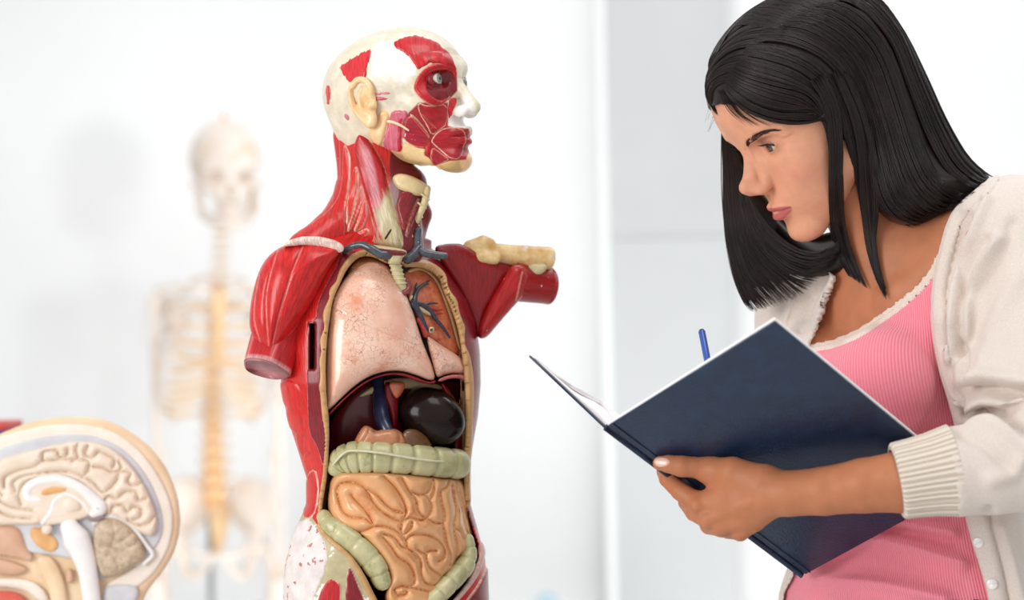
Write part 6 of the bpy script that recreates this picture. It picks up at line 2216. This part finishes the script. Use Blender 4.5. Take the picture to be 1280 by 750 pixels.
# shoulder girdles and arms
for q in (-1, 1):
    X = lambda x: 272 + q * x
    tube('collar_bone', [SS(*p_) for p_ in catmull([(X(8), 366, -34), (X(32), 360, -34), (X(56), 358, -18), (X(76), 362, 0)], 4)], 3.6 * ss, sk, M_bone, 10)
    pillow('shoulder_blade', SS, chaikin([(X(34), 378), (X(60), 366), (X(80), 366), (X(84), 380), (X(70), 396), (X(60), 430), (X(48), 452), (X(42), 430)], 2), 36, 4, 5, sk, M_bone, h=2.)
    tube('upper_arm_bone', [SS(*p_) for p_ in catmull([(X(78), 374, 14), (X(80), 392, 12), (X(78), 460, 8), (X(76), 540, 6), (X(76), 562, 6)], 4)], np.interp(np.linspace(0, 1, 17), [0, .1, .3, .8, 1], [9, 9, 5.2, 5.2, 9]) * ss, sk, M_bone, 12)
    for k_, dx in enumerate((-5, 5)):
        tube('forearm_bone', [SS(*p_) for p_ in catmull([(X(76 + dx), 570, 4), (X(77 + dx), 640, -4), (X(76 + dx * 1.2), 714, -12)], 6)], np.interp(np.linspace(0, 1, 13), [0, .15, .85, 1], [5.5, 3.8, 3.6, 5]) * ss, sk, M_bone, 10)
    hs2 = SDF(SS(X(76) - 30, 812, -50), SS(X(76) + 30, 712, 25), .004)
    hs2.ell(SS(X(76), 732, -14), np.array((11, 5, 12)) * ss)
    for f_ in range(5):
        xx = X(76) + (f_ - 2) * 6.
        hs2.chain([SS(xx * .6 + X(76) * .4, 740, -14), SS(xx, 764, -15), SS(xx, 796 - abs(f_ - 2) * 5, -18)], np.array([2.6, 2.6, 2.]) * ss)
    V, Q = hs2.mesh(1)
    mesh_np('hand_bones', V, Q, sk, M_bone)
    # hip wings, thigh bones
    hp = SDF(SS(272 - 110, 745, -50), SS(272 + 110, 580, 75), .0038)
    hp.ell(SS(X(42), 634, 22), np.array((38, 7, 36)) * ss, R=np.array([[q * -.78, .62, 0], [q * -.62, -.78, 0], [0, 0, 1]]))
    hp.chain([SS(X(16), 610, 44), SS(X(40), 598, 30), SS(X(66), 612, 2), SS(X(66), 636, -10)], np.array([4, 4.5, 5, 4.5]) * ss, k=5 * ss)
    hp.ell(SS(X(48), 676, 12), np.array((13, 12, 15)) * ss, k=8 * ss)
    hp.chain([SS(X(48), 680, 8), SS(X(28), 692, -14), SS(X(5), 696, -22)], np.array([7, 5, 5.5]) * ss, k=5 * ss)
    hp.chain([SS(X(46), 684, 16), SS(X(40), 712, 22), SS(X(30), 722, 12), SS(X(12), 706, -16)], np.array([8, 8, 6, 5]) * ss, k=5 * ss)
    V, Q = hp.mesh(1)
    mesh_np('hip_bone', V, Q, sk, M_bone)
    tube('thigh_bone', [SS(*p_) for p_ in catmull([(X(50), 680, 10), (X(64), 692, 10), (X(70), 712, 10), (X(66), 800, 6), (X(56), 930, 2), (X(54), 960, 2)], 5)], np.interp(np.linspace(0, 1, 26), [0, .12, .25, .85, 1], [12, 8, 9, 8, 14]) * ss, sk, M_bone, 14)
    zk = float(SS(X(54), 960, 2)[2]); xk = float(SS(X(54), 960, 2)[0]); yk = float(SS(X(54), 960, 2)[1])
    tube('shin_bone', [(xk, yk, zk - .02), (xk, yk, zk - .1), (xk, yk + .01, .12)], np.array([.026, .016, .018]), sk, M_bone, 12)
    tube('calf_bone', [(xk + q * .03, yk + .02, zk - .05), (xk + q * .03, yk + .02, .12)], np.array([.009, .009]), sk, M_bone, 10)
    fs = SDF((xk - .06, yk - .22, .03), (xk + .06, yk + .08, .15), .006)
    fs.chain([(xk, yk + .03, .085), (xk, yk - .06, .085), (xk, yk - .17, .06)], [.03, .026, .016], k=.01)
    V, Q = fs.mesh(1)
    mesh_np('foot_bones', V, Q, sk, M_bone)
pillow('sacrum', SS, chaikin([(254, 634), (272, 630), (290, 634), (286, 660), (278, 690), (272, 700), (266, 690), (258, 660)], 2), 44, 9, 10, sk, M_tanb, h=1.8)
tube('stand_pole', [SS(262, 642, 40), np.array((float(SS(262, 642, 40)[0]), float(SS(262, 642, 40)[1]), .05))], 4.0 * ss, sk, M_steel, 14, round_ends=False)
fx, fy = float(SS(262, 642, 40)[0]), float(SS(262, 642, 40)[1])
for a in range(5):
    an = a * 2 * math.pi / 5 + .3
    tube('stand_foot', [(fx, fy, .055), (fx + .28 * math.cos(an), fy + .28 * math.sin(an), .03)], .014, sk, M_steel, 10)
# ------------------------------------------------------------------ the half-head model at the left edge
BS = Space(2.60)
bsx = BS.s
brain = empty('half_head_model', P(70, 850, 2.60), 'cream half-head section model showing the brain, cut by the left edge of the photograph', 'anatomical model')
KB = (0, 500, 3.0)
M_scalp = material('scalp_tan', srgb(230, 198, 158), srgb(242, 216, 182), scale=18, rough=.45, coat=.1)
M_skullw = material('skull_cream', srgb(234, 222, 206), srgb(244, 236, 224), scale=30, rough=.5)
M_dura = material('dura_grey', srgb(196, 198, 204), srgb(214, 214, 218), scale=30, rough=.5)
M_brain = material('brain_cream', srgb(228, 208, 186), srgb(238, 222, 204), scale=40, rough=.45, coat=.1)
M_brainw = material('brain_white', srgb(232, 230, 228), srgb(244, 242, 240), scale=40, rough=.45)
M_cereb = material('cerebellum_brown', srgb(170, 146, 120), srgb(214, 194, 168), scale=120, rough=.5, detail=6., bump=.5, bscale=150)
M_tan2 = material('tan_tissue', srgb(216, 158, 96), srgb(230, 182, 124), scale=40, rough=.45)
M_pinkt = material('pink_tissue', srgb(206, 160, 130), srgb(222, 182, 156), scale=30, rough=.45)
M_tongue = material('tongue_red', srgb(206, 84, 70), srgb(222, 116, 96), scale=60, rough=.45)
W0 = 0.
# whole head in profile, facing left, half of it outside the picture; flat cut face towards the camera
HEADP = chaikin([(100, 519), (140, 526), (178, 548), (206, 578), (222, 615), (227, 650), (221, 686), (202, 718), (184, 738), (176, 760), (172, 800), (168, 836), (20, 836), (16, 800), (-20, 796), (-56, 800), (-76, 790), (-78, 768), (-70, 756), (-84, 744), (-80, 730), (-86, 722), (-82, 712), (-104, 700), (-102, 690), (-86, 664), (-82, 640), (-88, 620), (-76, 600), (-44, 566), (0, 541), (50, 523)], 2)
pillow('head_half', BS, HEADP, W0 + 6, 8, 8, brain, M_scalp, Tb=95, h=2.4)


def flat(name, poly, lift, mat, T=4., R=4., h=1.4, parent=None, crop=KB, n=2, **kw):
    return pillow(name, BS, chaikin(cpoly(crop, poly) if crop else poly, n), W0 - 2 - lift, T, R, parent or brain, mat, h=h, Tb=5, **kw)


flat('skull_bone', [(-200, 400), (-150, 240), (-40, 150), (60, 118), (180, 92), (300, 88), (420, 112), (520, 180), (590, 270), (640, 370), (655, 460), (635, 560), (580, 650), (520, 700), (440, 750), (380, 760), (380, 700), (450, 660), (540, 600), (300, 560), (0, 560), (-180, 560)], 0, M_skullw, T=3)
flat('dura', [(-180, 420), (-130, 270), (-30, 195), (60, 160), (160, 138), (260, 126), (360, 132), (460, 176), (540, 260), (592, 360), (618, 460), (604, 530), (572, 570), (540, 600), (420, 660), (370, 680), (340, 600), (0, 560), (-160, 540)], 2.0, M_dura, T=3)
BR = [(-170, 430), (-120, 300), (-30, 235), (40, 205), (110, 190), (200, 165), (300, 150), (390, 162), (470, 215), (540, 310), (585, 410), (595, 480), (570, 520), (520, 500), (460, 455), (410, 430), (360, 440), (250, 450), (150, 470), (60, 470), (-60, 480), (-150, 480)]
GB = [
    [(15, 330), (20, 290), (70, 265), (130, 250), (160, 230), (220, 225), (270, 222), (330, 230), (330, 265), (310, 290)],
    [(160, 230), (165, 195), (210, 190), (225, 215), (250, 210), (255, 185)],
    [(295, 155), (285, 190), (292, 215), (270, 230)],
    [(60, 345), (50, 310), (90, 285), (150, 275), (240, 268), (300, 280), (350, 310), (385, 345), (415, 330), (440, 300)],
    [(330, 170), (320, 205), (350, 215), (370, 195), (400, 205), (430, 225), (425, 255)],
    [(350, 250), (390, 255), (420, 270), (455, 260), (445, 230)],
    [(440, 300), (450, 270), (490, 275), (480, 305), (500, 320), (540, 310)],
    [(390, 380), (410, 360), (440, 370), (470, 345), (510, 345), (520, 375), (550, 370)],
    [(415, 425), (425, 400), (460, 395), (480, 420), (500, 400), (530, 410), (525, 440), (500, 450)],
    [(480, 450), (520, 470), (560, 460), (585, 430)],
    [(0, 380), (40, 400), (90, 410), (150, 420), (165, 440)],
    [(0, 420), (50, 440), (120, 445)],
    [(-60, 300), (-20, 320), (10, 360)], [(-120, 340), (-80, 380), (-20, 400)], [(-150, 420), (-90, 430), (-20, 450)],
    [(80, 395), (70, 355), (95, 310), (150, 292), (230, 286), (300, 310), (350, 350), (390, 390), (400, 425)]]
flat('brain_half', BR, 2.0, M_brain, T=4., R=6, h=1.1, grooves=[catmull(cpoly(KB, g), 4) for g in GB], G=9.5, Rg=8.)


def btube(name, pts, r, mat, lift=9., seg=12, squash=.7):
    p = catmull(cpoly(KB, pts), 6)
    rr = np.interp(np.linspace(0, 1, len(p)), np.linspace(0, 1, len(r)), r) / 3.0
    return tube(name, BS(p[:, 0], p[:, 1], np.full(len(p), W0 - lift)), rr * bsx, brain, mat, seg, rr * squash * bsx, up=(0, 0, 1))


flat('septum', [(110, 370), (130, 335), (200, 312), (270, 325), (330, 375), (345, 430), (300, 450), (200, 470), (150, 470), (130, 420)], 11, M_brain, T=4)
flat('ventricle', [(145, 345), (190, 320), (255, 326), (250, 345), (200, 355), (160, 362)], 14, M_tan2, T=3)
btube('corpus_callosum', [(150, 372), (112, 368), (103, 338), (140, 308), (220, 298), (300, 330), (350, 375), (378, 405), (352, 424)], [12, 18, 20, 18, 19, 20, 24, 27, 18], M_brainw, 15)
btube('fornix', [(160, 462), (190, 420), (205, 380), (250, 352), (310, 385), (330, 420)], [8, 10, 10, 9, 9, 7], M_brainw, 16)
flat('thalamus', [(225, 385), (260, 358), (300, 380), (312, 410), (280, 425), (240, 420)], 13, M_brain, T=7, R=10)
flat('pituitary', [(150, 480), (175, 462), (200, 475), (190, 505), (160, 505)], 12, M_brain, T=6, R=7)
flat('tentorium_shadow', [(330, 425), (400, 428), (390, 448), (350, 460), (325, 450)], 13, material('dark_mauve', srgb(150, 128, 130), rough=.5), T=2)
flat('sinus_hollow', [(108, 480), (150, 474), (205, 510), (225, 545), (200, 575), (150, 560), (115, 520)], 5, M_tan2, T=3, R=6)
btube('brain_stem', [(262, 478), (285, 520), (312, 580), (330, 650), (345, 760), (352, 850)], [36, 52, 44, 36, 34, 34], M_brainw, 14, 16, .6)
flat('cerebellum', [(352, 470), (380, 445), (425, 438), (480, 465), (530, 525), (552, 575), (530, 610), (440, 655), (385, 672), (360, 620), (345, 540)], 7, M_cereb, T=9, R=16, grooves=[catmull(cpoly(KB, g), 4) for g in (
    [(365, 560), (420, 550), (470, 520), (500, 500)], [(420, 550), (430, 500), (420, 450)], [(420, 552), (480, 570), (540, 580)], [(410, 556), (440, 610), (450, 650)], [(430, 505), (465, 480)], [(470, 560), (510, 540)], [(380, 560), (370, 600), (385, 650)], [(400, 552), (380, 510), (365, 480)])], G=2.5, Rg=7)
btube('tentorium', [(352, 462), (390, 440), (440, 440), (500, 480), (550, 545), (572, 580), (540, 615)], [8, 8, 8, 8, 8, 8, 7], M_brainw, 10)
# nose, palate and tongue
for pg, m in (([(-250, 480), (-60, 470), (60, 468), (85, 500), (100, 560), (130, 590), (110, 610), (60, 590), (-200, 560)], M_pinkt), ([(-260, 570), (0, 590), (90, 620), (108, 640), (60, 660), (-40, 650), (-250, 640)], M_pinkt),
              ([(130, 590), (190, 580), (230, 640), (250, 720), (260, 800), (200, 800), (180, 700), (150, 640)], M_scalp), ([(-220, 670), (0, 665), (100, 670), (160, 700), (190, 760), (150, 760), (80, 700), (-200, 700)], M_skullw)):
    flat('nose_section' if m is not M_scalp else 'throat_wall', pg, 4, m, T=7, R=14)
flat('tongue', [(-190, 760), (-100, 725), (0, 712), (70, 720), (120, 770), (130, 850), (-150, 850)], 5, M_tongue, T=8, R=16)
flat('neck_bone', [(245, 640), (265, 625), (280, 660), (270, 690), (245, 685)], 5, M_pinkt, T=5, R=7)
flat('neck_muscle', [(390, 700), (440, 690), (500, 690), (530, 720), (480, 800), (470, 900), (380, 900), (375, 780)], 3, M_dura, T=4, R=8)
box('base_board', tuple(P(0, 834, 2.60) + np.array((0, -.05, -.03))), tuple(P(180, 834, 2.60) + np.array((0, .14, .002))), brain, M_skullw, .004)
tube('base_stem', [P(90, 830, 2.61), P(90, 830, 2.61) * np.array((1, 1, 0)) + np.array((0, .03, .86))], .02, brain, M_skullw, 14, round_ends=False)
V, F, uv = tube_np([(float(P(90, 830, 2.61)[0]), 2.64, .8402), (float(P(90, 830, 2.61)[0]), 2.64, .862)], .11, 40)
mesh_np('base_plate', V, F, brain, M_skullw)

# a red and blue box file standing behind it, only its top corner in view
x1 = float(P(7, 532, 3.05)[0]); z1 = float(P(10, 529, 3.05)[2])
bf = empty('box_file', (x1 - .12, 3.1, .84), 'red-topped blue box file behind the half-head, at the left edge', 'box')
zm = float(P(10, 538, 3.05)[2])
box('blue_body', (x1 - .26, 3.05, .8405), (x1, 3.15, zm), bf, material('box_blue', srgb(70, 92, 158), rough=.5), .003)
box('red_lid', (x1 - .262, 3.048, zm), (x1 + .002, 3.152, z1), bf, material('box_red', srgb(204, 70, 60), rough=.5), .003)

# pale blue chair far behind, only the top of its back reaches the picture
cx_ = P(684, 748, 4.75)
ch = empty('chair', (float(cx_[0]), 4.75, 0), 'pale blue chair far behind, only its back top at the bottom edge', 'chair')
M_chair = material('chair_blue', srgb(176, 206, 214), rough=.5)
zt = float(P(684, 738, 4.75)[2])
X0 = float(cx_[0])
s_ = SDF((X0 - .06, 4.65, zt - .34), (X0 + .06, 4.85, zt + .01), .004)
s_.ell((X0, 4.75, zt - .16), (.048, .02, .16))
V, Q = s_.mesh(1)
mesh_np('backrest', V, Q, ch, M_chair)
box('seat', (X0 - .18, 4.35, .42), (X0 + .18, 4.73, .45), ch, M_chair, .01)
for a in (-.15, .15):
    for b in (4.38, 4.70):
        tube('leg', [(X0 + a, b, .42), (X0 + a, b, .0)], .012, ch, M_steel, 10, round_ends=False)
tube('back_post', [(X0, 4.73, .43), (X0, 4.76, zt - .2)], .012, ch, M_steel, 10, round_ends=False)
